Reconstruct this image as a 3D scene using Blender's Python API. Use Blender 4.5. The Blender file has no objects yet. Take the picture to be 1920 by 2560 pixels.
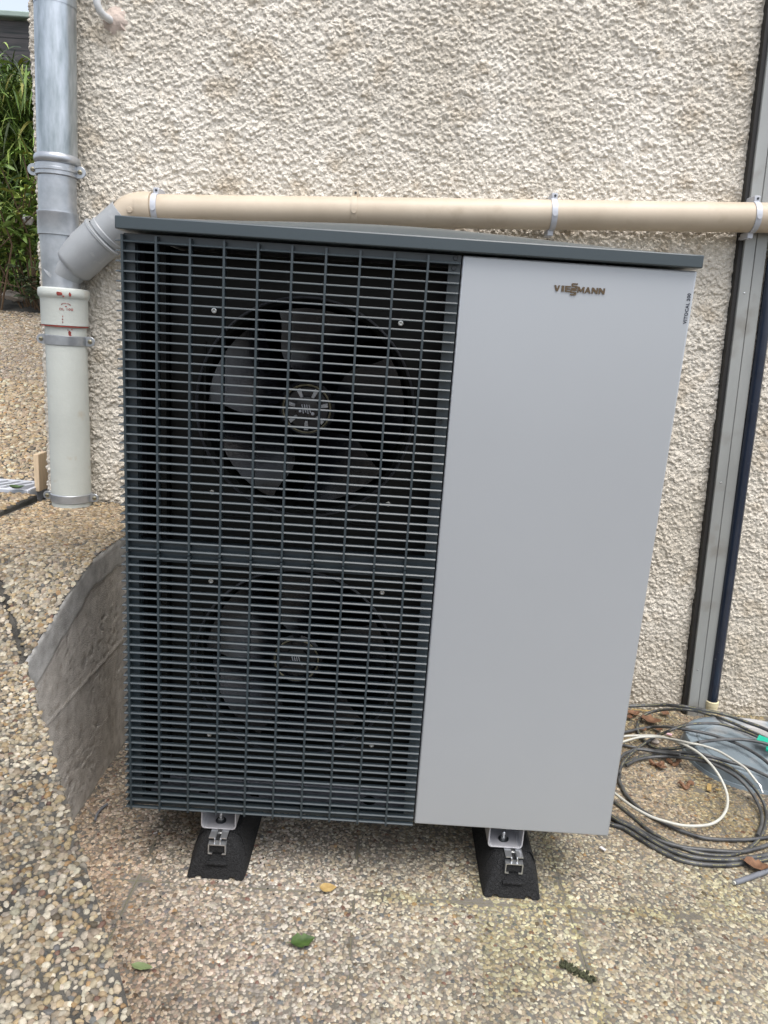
import bpy, bmesh, math, random
import numpy as np
from mathutils import Vector, Matrix

# ------------------------------------------------------------------ camera, sky, sun, exposure
SC = bpy.context.scene
COL = SC.collection
PITCH, ROLL, YAW = -0.23695, -0.06765, -0.00387
CAM = np.array([0.5306, -1.5006, 1.2562])
FPX = 1850.0

def rot(rx, ry, rz):
    cx, sx, cy, sy, cz, sz = math.cos(rx), math.sin(rx), math.cos(ry), math.sin(ry), math.cos(rz), math.sin(rz)
    X = np.array([[1, 0, 0], [0, cx, -sx], [0, sx, cx]])
    Y = np.array([[cy, 0, sy], [0, 1, 0], [-sy, 0, cy]])
    Z = np.array([[cz, -sz, 0], [sz, cz, 0], [0, 0, 1]])
    return Z @ X @ Y

RC = rot(PITCH, ROLL, YAW)
cd = bpy.data.cameras.new('camera')
cam = bpy.data.objects.new('camera', cd)
COL.objects.link(cam)
cd.sensor_fit = 'HORIZONTAL'
cd.sensor_width = 36.0
cd.lens = 36.0 * FPX / 1920.0
cd.clip_start = 0.02
cd.clip_end = 2000.0
m4 = Matrix.Identity(4)
for i in range(3):
    m4[i][0] = RC[i, 0]; m4[i][1] = RC[i, 2]; m4[i][2] = -RC[i, 1]; m4[i][3] = CAM[i]
cam.matrix_world = m4
SC.camera = cam

SUN_EL, SUN_AZ = math.radians(68), math.radians(155)      # azimuth clockwise from +Y
w = bpy.data.worlds.new('World')
SC.world = w
w.use_nodes = True
nt = w.node_tree
nt.nodes.clear()
sky = nt.nodes.new('ShaderNodeTexSky')
sky.sky_type = 'NISHITA'
sky.sun_disc = False
sky.sun_elevation = SUN_EL
sky.sun_rotation = SUN_AZ
sky.air_density = 1.0
sky.dust_density = 4.0
sky.ozone_density = 1.0
hs = nt.nodes.new('ShaderNodeHueSaturation')
hs.inputs['Saturation'].default_value = 0.5
bg = nt.nodes.new('ShaderNodeBackground')
bg.inputs['Strength'].default_value = 0.15
wo = nt.nodes.new('ShaderNodeOutputWorld')
nt.links.new(sky.outputs[0], hs.inputs['Color'])
nt.links.new(hs.outputs[0], bg.inputs['Color'])
nt.links.new(bg.outputs[0], wo.inputs['Surface'])

sd = bpy.data.lights.new('sun', 'SUN')
sd.energy = 0.9
sd.angle = math.radians(42)
sd.color = (1.0, 0.975, 0.94)
so = bpy.data.objects.new('sun', sd)
COL.objects.link(so)
sdir = Vector((math.sin(SUN_AZ) * math.cos(SUN_EL), math.cos(SUN_AZ) * math.cos(SUN_EL), math.sin(SUN_EL)))
so.rotation_euler = sdir.to_track_quat('Z', 'Y').to_euler()
so.location = sdir * 20

vs = SC.view_settings
vs.view_transform = 'Standard'
vs.look = 'None'
vs.exposure = 1.05
vs.gamma = 1.0
vs.use_curve_mapping = False
SC.cycles.max_bounces = 8
SC.cycles.use_denoising = True

# ------------------------------------------------------------------ helpers
rng = np.random.default_rng(7)
random.seed(7)

def ray(px, py):
    return RC @ np.array([(px - 960) / FPX, 1.0, -(py - 1280) / FPX])

def gz(px, py, z=0.0):
    """point of the horizontal plane z that was measured at this place of the photograph"""
    d = ray(px, py); t = (z - CAM[2]) / d[2]
    return CAM + t * d

def gy(px, py, y):
    d = ray(px, py); t = (y - CAM[1]) / d[1]
    return CAM + t * d

def smooth(t):
    return t * t * (3 - 2 * t)

def vnoise(x, y, scale, seed):
    """value noise, 0..1"""
    r = np.random.default_rng(seed)
    T = r.random((256, 256))
    u, v = x / scale + 17.3, y / scale + 9.1
    iu, iv = np.floor(u).astype(int), np.floor(v).astype(int)
    fu, fv = smooth(u - iu), smooth(v - iv)
    a = T[iu % 256, iv % 256]; b = T[(iu + 1) % 256, iv % 256]
    c = T[iu % 256, (iv + 1) % 256]; d = T[(iu + 1) % 256, (iv + 1) % 256]
    return (a * (1 - fu) + b * fu) * (1 - fv) + (c * (1 - fu) + d * fu) * fv

def fbm(x, y, scale, seed, octs=4):
    s, a, n = 0, 1.0, 0
    for k in range(octs):
        s = s + a * vnoise(x, y, scale / 2 ** k, seed + k); n += a; a *= 0.5
    return s / n

def tag(o, label=None, cat=None, group=None, kind=None):
    if label: o['label'] = label
    if cat: o['category'] = cat
    if group: o['group'] = group
    if kind: o['kind'] = kind
    return o

def wloc(o):
    v = Vector((0, 0, 0))
    while o is not None:
        v += o.location; o = o.parent
    return v

def thing(name, loc, label, cat, group=None):
    o = bpy.data.objects.new(name, None)
    COL.objects.link(o); o.location = loc
    o.empty_display_size = 0.05
    return tag(o, label, cat, group)

def link(name, me, mat, parent=None, loc=None):
    o = bpy.data.objects.new(name, me)
    COL.objects.link(o)
    if mat and not me.materials: me.materials.append(mat)
    if parent is not None: o.parent = parent
    if loc is not None: o.location = loc
    return o

class MB:
    def __init__(s): s.v = []; s.f = []
    def add(s, vs, fs):
        n = len(s.v); s.v += [tuple(p) for p in vs]; s.f += [tuple(i + n for i in q) for q in fs]; return s
    def box(s, x0, x1, y0, y1, z0, z1):
        return s.add([(x0, y0, z0), (x1, y0, z0), (x1, y1, z0), (x0, y1, z0), (x0, y0, z1), (x1, y0, z1), (x1, y1, z1), (x0, y1, z1)],
                     [(0, 3, 2, 1), (4, 5, 6, 7), (0, 1, 5, 4), (1, 2, 6, 5), (2, 3, 7, 6), (3, 0, 4, 7)])
    def prism(s, poly, a, b, axis):
        """poly of 2D points, extruded from a to b along axis (others keep order x,y,z)"""
        n = len(poly)
        def P(p, h):
            q = list(p); q.insert(axis, h); return tuple(q)
        vs = [P(p, a) for p in poly] + [P(p, b) for p in poly]
        fs = [tuple(range(n)), tuple(range(2 * n - 1, n - 1, -1))] + [(i, i + n, (i + 1) % n + n, (i + 1) % n) for i in range(n)]
        return s.add(vs, fs)
    def tube(s, pts, r, n=10, caps=True, closed=False):
        P = [Vector(p) for p in pts]; m = len(P)
        rs = r if isinstance(r, (list, tuple)) else [r] * m
        T = [((P[(i + 1) % m] - P[i - 1]) if closed else (P[min(i + 1, m - 1)] - P[max(i - 1, 0)])).normalized() for i in range(m)]
        u = T[0].orthogonal().normalized()
        vs = []
        for i in range(m):
            u = (u - T[i] * u.dot(T[i])).normalized(); w_ = T[i].cross(u)
            for k in range(n):
                a = 2 * math.pi * k / n
                vs.append(P[i] + (u * math.cos(a) + w_ * math.sin(a)) * rs[i])
        fs = []
        for i in range(m if closed else m - 1):
            j = (i + 1) % m
            for k in range(n):
                fs.append((i * n + k, i * n + (k + 1) % n, j * n + (k + 1) % n, j * n + k))
        if caps and not closed:
            fs += [tuple(range(n - 1, -1, -1)), tuple(range((m - 1) * n, m * n))]
        return s.add(vs, fs)
    def lathe(s, prof, o, axis, n=24, caps=True):
        """prof: list of (radius, distance along axis)"""
        o = Vector(o); ax = Vector(axis).normalized()
        u = ax.orthogonal().normalized(); w_ = ax.cross(u)
        vs, fs, m = [], [], len(prof)
        for r, t in prof:
            for k in range(n):
                a = 2 * math.pi * k / n
                vs.append(o + ax * t + (u * math.cos(a) + w_ * math.sin(a)) * r)
        for i in range(m - 1):
            for k in range(n):
                fs.append((i * n + k, i * n + (k + 1) % n, (i + 1) * n + (k + 1) % n, (i + 1) * n + k))
        if caps: fs += [tuple(range(n - 1, -1, -1)), tuple(range((m - 1) * n, m * n))]
        return s.add(vs, fs)
    def mesh(s, name, off=(0, 0, 0), smooth_angle=None):
        me = bpy.data.meshes.new(name)
        me.from_pydata([(p[0] - off[0], p[1] - off[1], p[2] - off[2]) for p in s.v], [], s.f)
        bm = bmesh.new(); bm.from_mesh(me); bmesh.ops.recalc_face_normals(bm, faces=bm.faces); bm.to_mesh(me); bm.free()
        if smooth_angle is not None:
            me.shade_smooth(); me.set_sharp_from_angle(angle=math.radians(smooth_angle))
        return me
    def build(s, name, mat, parent=None, smooth_angle=None, bevel=0, seg=2):
        o = link(name, s.mesh(name, wloc(parent) if parent is not None else (0, 0, 0), smooth_angle), mat, parent)
        if bevel:
            b = o.modifiers.new('bevel', 'BEVEL'); b.width = bevel; b.segments = seg; b.limit_method = 'ANGLE'; b.angle_limit = math.radians(40)
            b.harden_normals = False
            o.data.shade_smooth(); o.data.set_sharp_from_angle(angle=math.radians(38))
        return o

def npmesh(name, V, quads=None, tris=None, col=None, shade=True):
    me = bpy.data.meshes.new(name)
    V = np.asarray(V, np.float32)
    parts, starts, pos = [], [], 0
    nl = 0
    if quads is not None and len(quads):
        parts.append(np.asarray(quads, np.int32).ravel()); starts.append(np.arange(len(quads)) * 4 + nl); nl += len(quads) * 4
    if tris is not None and len(tris):
        parts.append(np.asarray(tris, np.int32).ravel()); starts.append(np.arange(len(tris)) * 3 + nl); nl += len(tris) * 3
    L = np.concatenate(parts); S = np.concatenate(starts).astype(np.int32)
    me.vertices.add(len(V)); me.vertices.foreach_set('co', V.ravel())
    me.loops.add(len(L)); me.loops.foreach_set('vertex_index', L)
    me.polygons.add(len(S)); me.polygons.foreach_set('loop_start', S)
    me.update(calc_edges=True)
    if shade: me.shade_smooth()
    if col is not None:
        a = me.attributes.new('Col', 'FLOAT_COLOR', 'POINT')
        c = np.ones((len(V), 4), np.float32); c[:, :3] = col
        a.data.foreach_set('color', c.ravel())
    return me

def grid_faces(nu, nv):
    i, j = np.meshgrid(np.arange(nu - 1), np.arange(nv - 1), indexing='ij')
    a = (i * nv + j).ravel()
    return np.stack([a, a + nv, a + nv + 1, a + 1], 1)

# ------------------------------------------------------------------ materials
def mat(name, base, rough=0.6, metal=0.0, var=0.12, vscale=8.0, bump=0.0, bscale=60.0, base2=None, stretch=None, spec=None, detail=5, attr=None, coat=0.0, dirt=None):
    m = bpy.data.materials.new(name); m.use_nodes = True
    n = m.node_tree; L = n.links
    b = n.nodes['Principled BSDF']
    b.inputs['Roughness'].default_value = rough
    b.inputs['Metallic'].default_value = metal
    if spec is not None: b.inputs['Specular IOR Level'].default_value = spec
    if coat: b.inputs['Coat Weight'].default_value = coat
    tc = n.nodes.new('ShaderNodeTexCoord')
    src = tc.outputs['Object']
    if stretch:
        mp = n.nodes.new('ShaderNodeMapping'); mp.inputs['Scale'].default_value = stretch
        L.new(src, mp.inputs['Vector']); src = mp.outputs[0]
    nz = n.nodes.new('ShaderNodeTexNoise'); nz.inputs['Scale'].default_value = vscale; nz.inputs['Detail'].default_value = detail
    nz.inputs['Roughness'].default_value = 0.6
    L.new(src, nz.inputs['Vector'])
    rp = n.nodes.new('ShaderNodeValToRGB')
    rp.color_ramp.elements[0].position = 0.3; rp.color_ramp.elements[1].position = 0.7
    c0 = tuple(max(0, x * (1 - var)) for x in base); c1 = base2 if base2 else tuple(min(1, x * (1 + var)) for x in base)
    rp.color_ramp.elements[0].color = (*c0, 1); rp.color_ramp.elements[1].color = (*c1, 1)
    L.new(nz.outputs['Fac'], rp.inputs['Fac'])
    out = rp.outputs['Color']
    if attr:
        at = n.nodes.new('ShaderNodeAttribute'); at.attribute_name = attr
        mx = n.nodes.new('ShaderNodeMix'); mx.data_type = 'RGBA'; mx.blend_type = 'MULTIPLY'; mx.inputs[0].default_value = 1.0
        L.new(at.outputs['Color'], mx.inputs[6]); L.new(out, mx.inputs[7]); out = mx.outputs[2]
    if dirt:   # (colour, scale, threshold, amount)
        dn = n.nodes.new('ShaderNodeTexNoise'); dn.inputs['Scale'].default_value = dirt[1]; dn.inputs['Detail'].default_value = 6
        L.new(tc.outputs['Object'], dn.inputs['Vector'])
        dr = n.nodes.new('ShaderNodeValToRGB'); dr.color_ramp.elements[0].position = dirt[2]; dr.color_ramp.elements[1].position = dirt[2] + 0.1
        dr.color_ramp.elements[0].color = (0, 0, 0, 1); dr.color_ramp.elements[1].color = (dirt[3],) * 3 + (1,)
        L.new(dn.outputs['Fac'], dr.inputs['Fac'])
        mx = n.nodes.new('ShaderNodeMix'); mx.data_type = 'RGBA'
        L.new(dr.outputs['Color'], mx.inputs[0]); L.new(out, mx.inputs[6]); mx.inputs[7].default_value = (*dirt[0], 1); out = mx.outputs[2]
    L.new(out, b.inputs['Base Color'])
    if bump:
        n2 = n.nodes.new('ShaderNodeTexNoise'); n2.inputs['Scale'].default_value = bscale; n2.inputs['Detail'].default_value = 6
        L.new(src, n2.inputs['Vector'])
        bp = n.nodes.new('ShaderNodeBump'); bp.inputs['Strength'].default_value = bump; bp.inputs['Distance'].default_value = 0.005
        L.new(n2.outputs['Fac'], bp.inputs['Height']); L.new(bp.outputs[0], b.inputs['Normal'])
    return m

M = {}
M['render'] = mat('roughcast_render', (0.73, 0.67, 0.565), 0.9, var=0.16, vscale=3.0, bump=1.0, bscale=300, base2=(0.82, 0.775, 0.69), spec=0.2, dirt=((0.50, 0.42, 0.31), 9, 0.56, 0.5))
M['mortar_pink'] = mat('pink_mortar', (0.53, 0.445, 0.39), 0.9, var=0.2, vscale=30, bump=0.8, bscale=80)
M['anthracite'] = mat('anthracite_paint', (0.041, 0.056, 0.064), 0.34, var=0.04, vscale=4, bump=0.03, bscale=500)
M['grille'] = mat('anthracite_plastic', (0.029, 0.041, 0.048), 0.36, var=0.06, vscale=10)
M['inside'] = mat('black_sheet', (0.008, 0.0085, 0.0075), 0.55, var=0.1, spec=0.22)
M['void'] = mat('black_inside', (0.004, 0.004, 0.005), 0.8, var=0.1, spec=0.1)
M['pan'] = mat('grey_sheet_pan', (0.20, 0.205, 0.23), 0.4, var=0.08, vscale=6)
M['blade'] = mat('fan_plastic', (0.0065, 0.007, 0.0095), 0.27, var=0.3, vscale=14, spec=0.6)
M['ring'] = mat('fan_ring_plastic', (0.05, 0.052, 0.058), 0.35, var=0.1)
M['silver'] = mat('silver_paint', (0.392, 0.414, 0.436), 0.40, metal=0.35, var=0.025, vscale=1.6, bump=0.015, bscale=900)
M['chrome'] = mat('dark_chrome', (0.15, 0.11, 0.075), 0.22, metal=1.0, var=0.05)
M['print'] = mat('dark_print', (0.02, 0.025, 0.04), 0.5, var=0.02)
M['zincplate'] = mat('zinc_plate', (0.62, 0.63, 0.62), 0.25, metal=0.9, var=0.1, vscale=40)
M['screw'] = mat('screw_black', (0.05, 0.055, 0.06), 0.35, metal=0.5, var=0.1)
M['bracket'] = mat('grey_bracket_paint', (0.42, 0.42, 0.44), 0.4, metal=0.1, var=0.04, vscale=12)
M['alu'] = mat('aluminium', (0.62, 0.64, 0.66), 0.28, metal=0.85, var=0.08, vscale=25, stretch=(1, 0.1, 1))
M['rubber'] = mat('rubber_granulate', (0.006, 0.0065, 0.007), 0.8, var=0.5, vscale=330, bump=1.0, bscale=330, base2=(0.030, 0.031, 0.033), spec=0.3, detail=2)
M['zinc'] = mat('galvanised', (0.30, 0.35, 0.365), 0.30, metal=0.72, var=0.25, vscale=30, bump=0.22, bscale=55, stretch=(1, 1, 0.22), base2=(0.56, 0.60, 0.64))
M['zincsmooth'] = mat('zinc_sheet', (0.34, 0.37, 0.395), 0.30, metal=0.62, var=0.16, vscale=14, base2=(0.48, 0.50, 0.53), bump=0.1, bscale=40)
M['grey_pvc'] = mat('grey_pvc', (0.30, 0.315, 0.325), 0.42, var=0.1, vscale=9, dirt=((0.42, 0.43, 0.43), 30, 0.62, 0.5))
M['castiron'] = mat('white_painted_iron', (0.475, 0.50, 0.465), 0.5, var=0.08, vscale=5, bump=0.2, bscale=120, dirt=((0.42, 0.38, 0.30), 18, 0.62, 0.6))
M['chip'] = mat('red_primer', (0.24, 0.035, 0.025), 0.7, var=0.4, vscale=90)
M['beige_pvc'] = mat('beige_pvc', (0.46, 0.385, 0.29), 0.48, var=0.06, vscale=5, base2=(0.53, 0.455, 0.355), bump=0.04, bscale=200, dirt=((0.38, 0.31, 0.22), 14, 0.60, 0.45))
M['clip'] = mat('grey_clip_plastic', (0.45, 0.47, 0.51), 0.4, var=0.05)
M['channel'] = mat('weathered_duct', (0.29, 0.30, 0.29), 0.42, metal=0.15, var=0.16, vscale=7, stretch=(1, 1, 0.25), dirt=((0.17, 0.155, 0.13), 6, 0.55, 0.6))
M['black'] = mat('plain_black', (0.012, 0.011, 0.010), 0.6, var=0.2)
M['bluepipe'] = mat('dark_blue_pvc', (0.014, 0.021, 0.038), 0.22, var=0.18, vscale=16, coat=0.3, dirt=((0.25, 0.28, 0.3), 60, 0.68, 0.4))
M['cream_pvc'] = mat('cream_pvc', (0.62, 0.55, 0.36), 0.45, var=0.1)
M['cover'] = mat('blue_grey_plastic', (0.17, 0.21, 0.235), 0.5, var=0.15, vscale=6, dirt=((0.40, 0.38, 0.36), 7, 0.52, 0.7))
M['cable'] = mat('black_cable', (0.026, 0.028, 0.030), 0.42, var=0.3, vscale=22, base2=(0.10, 0.103, 0.104))
M['cableprint'] = mat('yellow_cable_print', (0.36, 0.33, 0.12), 0.6, var=0.2, vscale=60)
M['cablewhite'] = mat('white_cable', (0.47, 0.47, 0.42), 0.45, var=0.08, vscale=20)
M['cablegrey'] = mat('grey_cable', (0.14, 0.15, 0.17), 0.45, var=0.15, vscale=30)
M['tape'] = mat('green_tape', (0.0, 0.36, 0.24), 0.4, var=0.15, vscale=30)
M['wood'] = mat('pale_wood', (0.66, 0.51, 0.34), 0.7, var=0.14, vscale=14, stretch=(6, 6, 1))
M['fence'] = mat('dark_wood', (0.045, 0.056, 0.060), 0.75, var=0.35, vscale=16, stretch=(0.25, 4, 5), base2=(0.11, 0.10, 0.105))
M['fencecap'] = mat('green_grey_cap', (0.30, 0.38, 0.34), 0.5, var=0.1)
M['grate'] = mat('grey_grate_plastic', (0.50, 0.52, 0.56), 0.5, var=0.08, vscale=20)
M['concrete'] = mat('cast_concrete', (0.50, 0.465, 0.42), 0.9, var=0.25, vscale=26, bump=0.8, bscale=320, base2=(0.64, 0.605, 0.555), dirt=((0.30, 0.26, 0.21), 38, 0.57, 0.55))
M['plaster'] = mat('trowelled_mortar', (0.40, 0.39, 0.37), 0.8, var=0.25, vscale=20, base2=(0.58, 0.575, 0.555), bump=0.5, bscale=300, dirt=((0.30, 0.285, 0.26), 16, 0.60, 0.4))
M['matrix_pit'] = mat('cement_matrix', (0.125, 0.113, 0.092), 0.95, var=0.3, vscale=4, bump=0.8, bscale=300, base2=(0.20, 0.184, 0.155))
M['joint'] = mat('mossy_joint', (0.20, 0.178, 0.135), 0.95, var=0.25, vscale=9, bump=0.8, bscale=260, base2=(0.185, 0.18, 0.105))
M['matrix_ter'] = mat('dark_cement_matrix', (0.034, 0.032, 0.028), 0.95, var=0.35, vscale=12, bump=0.8, bscale=300, base2=(0.10, 0.094, 0.08))
M['pebble'] = mat('pebble_stone', (0.46, 0.445, 0.41), 0.66, var=0.1, vscale=170, attr='Col', base2=(0.80, 0.78, 0.74), spec=0.35)
M['soil'] = mat('garden_soil', (0.07, 0.055, 0.04), 0.95, var=0.4, vscale=9, bump=1, bscale=60)
M['bamboo'] = mat('bamboo_leaf', (1.0, 1.0, 1.0), 0.5, var=0.1, attr='Col', spec=0.3)
M['shrub'] = mat('shrub_leaf', (0.9, 0.9, 0.9), 0.45, var=0.12, vscale=25, attr='Col', spec=0.4)
M['stem'] = mat('brown_stem', (0.13, 0.085, 0.05), 0.8, var=0.3, vscale=30)
M['cane'] = mat('bamboo_cane', (0.15, 0.16, 0.05), 0.5, var=0.3, vscale=20)
M['petal'] = mat('white_petal', (0.6, 0.58, 0.58), 0.6, var=0.05)
M['pinkpetal'] = mat('pink_petal', (0.75, 0.5, 0.55), 0.6, var=0.2, vscale=60)
M['leafbrown'] = mat('dry_brown_leaf', (0.11, 0.05, 0.025), 0.75, var=0.35, vscale=60, base2=(0.22, 0.115, 0.06))
M['leaftan'] = mat('tan_leaf', (0.40, 0.26, 0.09), 0.6, var=0.25, vscale=50, base2=(0.50, 0.36, 0.15))
M['leafgreen'] = mat('dark_green_leaf', (0.035, 0.075, 0.02), 0.4, var=0.4, vscale=35, base2=(0.09, 0.15, 0.04))
M['leafpale'] = mat('dull_green_leaf', (0.17, 0.22, 0.10), 0.55, var=0.2, vscale=40)
M['moss'] = mat('moss', (0.055, 0.06, 0.03), 0.95, var=0.5, vscale=120, bump=1, bscale=200)
M['stone'] = mat('rock', (0.36, 0.32, 0.28), 0.9, var=0.25, vscale=12, bump=0.7, bscale=50)
M['hose'] = mat('white_grey_pvc', (0.60, 0.62, 0.63), 0.35, var=0.05)
M['brass'] = mat('old_brass', (0.30, 0.27, 0.18), 0.45, metal=0.7, var=0.25, vscale=90)

def crumbs(m, scale, dist):
    n = m.node_tree; L = n.links; bp = [q for q in n.nodes if q.type == 'BUMP'][0]
    tc = [q for q in n.nodes if q.type == 'TEX_COORD'][0]
    vo = n.nodes.new('ShaderNodeTexVoronoi'); vo.feature = 'SMOOTH_F1'; vo.inputs['Scale'].default_value = scale; vo.inputs['Smoothness'].default_value = 0.25
    L.new(tc.outputs['Object'], vo.inputs['Vector'])
    b2 = n.nodes.new('ShaderNodeBump'); b2.invert = True; b2.inputs['Strength'].default_value = 1.0; b2.inputs['Distance'].default_value = dist
    L.new(vo.outputs['Distance'], b2.inputs['Height']); L.new(bp.outputs[0], b2.inputs['Normal'])
    L.new(b2.outputs[0], n.nodes['Principled BSDF'].inputs['Normal'])
crumbs(M['render'], 130.0, 0.0023)
def foot_tint(m, col, z0, z1, amount):
    """base colour turned browner towards the foot of the wall, broken up by noise"""
    n = m.node_tree; L = n.links; pb = n.nodes['Principled BSDF']; src = pb.inputs['Base Color'].links[0].from_socket
    ge = n.nodes.new('ShaderNodeNewGeometry'); sx = n.nodes.new('ShaderNodeSeparateXYZ'); L.new(ge.outputs['Position'], sx.inputs[0])
    mr = n.nodes.new('ShaderNodeMapRange'); mr.inputs['From Min'].default_value = z1; mr.inputs['From Max'].default_value = z0; mr.inputs['To Max'].default_value = amount
    L.new(sx.outputs['Z'], mr.inputs['Value'])
    nz = n.nodes.new('ShaderNodeTexNoise'); nz.inputs['Scale'].default_value = 11; nz.inputs['Detail'].default_value = 7
    L.new(ge.outputs['Position'], nz.inputs['Vector'])
    mu = n.nodes.new('ShaderNodeMath'); mu.operation = 'MULTIPLY'; L.new(mr.outputs[0], mu.inputs[0]); L.new(nz.outputs['Fac'], mu.inputs[1])
    mx = n.nodes.new('ShaderNodeMix'); mx.data_type = 'RGBA'; L.new(mu.outputs[0], mx.inputs[0]); L.new(src, mx.inputs[6]); mx.inputs[7].default_value = (*col, 1)
    L.new(mx.outputs[2], pb.inputs['Base Color'])
foot_tint(M['render'], (0.36, 0.31, 0.23), 0.0, 1.5, 0.75)
crumbs(M['concrete'], 140.0, 0.0004)

def aggregate(name, cols, scale, dark):
    """pebble-dashed concrete for the paving outside the picture"""
    m = bpy.data.materials.new(name); m.use_nodes = True
    n = m.node_tree; L = n.links; pb = n.nodes['Principled BSDF']; pb.inputs['Roughness'].default_value = 0.75
    tc = n.nodes.new('ShaderNodeTexCoord'); vo = n.nodes.new('ShaderNodeTexVoronoi'); vo.inputs['Scale'].default_value = scale; L.new(tc.outputs['Object'], vo.inputs['Vector'])
    sp = n.nodes.new('ShaderNodeSeparateColor'); L.new(vo.outputs['Color'], sp.inputs[0])
    rp = n.nodes.new('ShaderNodeValToRGB'); cr = rp.color_ramp; cr.interpolation = 'CONSTANT'
    cr.elements[0].color = (*cols[0], 1); cr.elements[1].color = (*cols[-1], 1); cr.elements[1].position = 0.9
    for k, c in enumerate(cols[1:-1]): cr.elements.new((k + 1) / len(cols)).color = (*c, 1)
    L.new(sp.outputs[0], rp.inputs['Fac'])
    mr = n.nodes.new('ShaderNodeMapRange'); mr.inputs['From Min'].default_value = .42; mr.inputs['From Max'].default_value = .58; L.new(vo.outputs['Distance'], mr.inputs['Value'])
    mx = n.nodes.new('ShaderNodeMix'); mx.data_type = 'RGBA'; L.new(mr.outputs[0], mx.inputs[0]); L.new(rp.outputs[0], mx.inputs[6]); mx.inputs[7].default_value = (*dark, 1)
    L.new(mx.outputs[2], pb.inputs['Base Color'])
    bp = n.nodes.new('ShaderNodeBump'); bp.invert = True; bp.inputs['Distance'].default_value = .004; bp.inputs['Strength'].default_value = .8
    L.new(vo.outputs['Distance'], bp.inputs['Height']); L.new(bp.outputs[0], pb.inputs['Normal'])
    return m
M['agg'] = aggregate('pebble_concrete', [(.26, .22, .17), (.34, .30, .24), (.18, .155, .13), (.24, .20, .17), (.30, .27, .22), (.13, .115, .10)], 105, (.09, .08, .062))

# ------------------------------------------------------------------ ground, pit paving, terrace, path
def struct(name, me, m, parent=None):
    o = link(name, me, m, parent)
    if parent is None: o['kind'] = 'structure'
    return o

b = MB(); b.add([(-300, -300, -0.06), (300, -300, -0.06), (300, 300, -0.06), (-300, 300, -0.06)], [(0, 1, 2, 3)])
struct('ground', b.mesh('ground'), M['soil'])

YW = 0.95
EDGE = [(-0.20, 1.0), (-0.20, 0.50), (-0.20, 0.30), (-0.20, 0.06), (-0.20, -0.063), (0.283, -0.81), (0.80, -1.61), (1.4, -2.54)]
TY = [-3.0, -1.6, -0.81, -0.063, 0.055, 0.184, 0.30, 0.45, 0.95, 1.2]
TZ = [0.36, 0.43, 0.467, 0.533, 0.572, 0.615, 0.645, 0.648, 0.634, 0.63]
def tz(x, y): return np.interp(y, TY, TZ)
EY = np.array([e[1] for e in EDGE][::-1]); EX = np.array([e[0] for e in EDGE][::-1])
def edge_x(y):
    wob = 0.004 * (vnoise(y, y * 0, 0.05, 91) - 0.5)
    return np.interp(y, EY, EX) + wob

def sheet(name, xs, ys, zf, m, parent=None, right=None):
    X, Y = np.meshgrid(xs, ys, indexing='ij')
    if right is not None:
        t = (X - xs[0]) / (xs[-1] - xs[0]); R_ = right(Y); X = xs[0] + t * (R_ - xs[0])
    Z = zf(X, Y)
    return struct(name, npmesh(name, np.stack([X.ravel(), Y.ravel(), Z.ravel()], 1), grid_faces(len(xs), len(ys))), m, parent)

# pit: mortar bed plus separate half-metre slabs with sunk joints
pave = sheet('pavement', np.linspace(-0.26, 3.2, 40), np.linspace(-2.6, 0.97, 40), lambda x, y: x * 0 - 0.0012, M['joint'])
JX = [-0.47, 0.027, 0.527, 1.02, 1.52, 2.02, 2.52, 3.0]
JY = [-2.55, -2.055, -1.555, -1.055, -0.555, -0.055, 0.445, 0.945]
JG = 0.0011
def tilt(x): return 0
SLABS = []
for i in range(len(JX) - 1):
    for j in range(len(JY) - 1):
        x0, x1, y0, y1 = max(JX[i] + JG, -0.25), JX[i + 1] - JG, JY[j] + JG, JY[j + 1] - JG
        if x1 < edge_x(y0) - 0.02 and x1 < edge_x(y1) - 0.02: continue
        bb = MB(); bb.box(x0, x1, y0, y1, -0.045, 0.0)
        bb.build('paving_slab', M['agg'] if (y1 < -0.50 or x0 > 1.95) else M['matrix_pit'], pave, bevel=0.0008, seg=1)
        SLABS.append((x0, x1, y0, y1))

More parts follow.
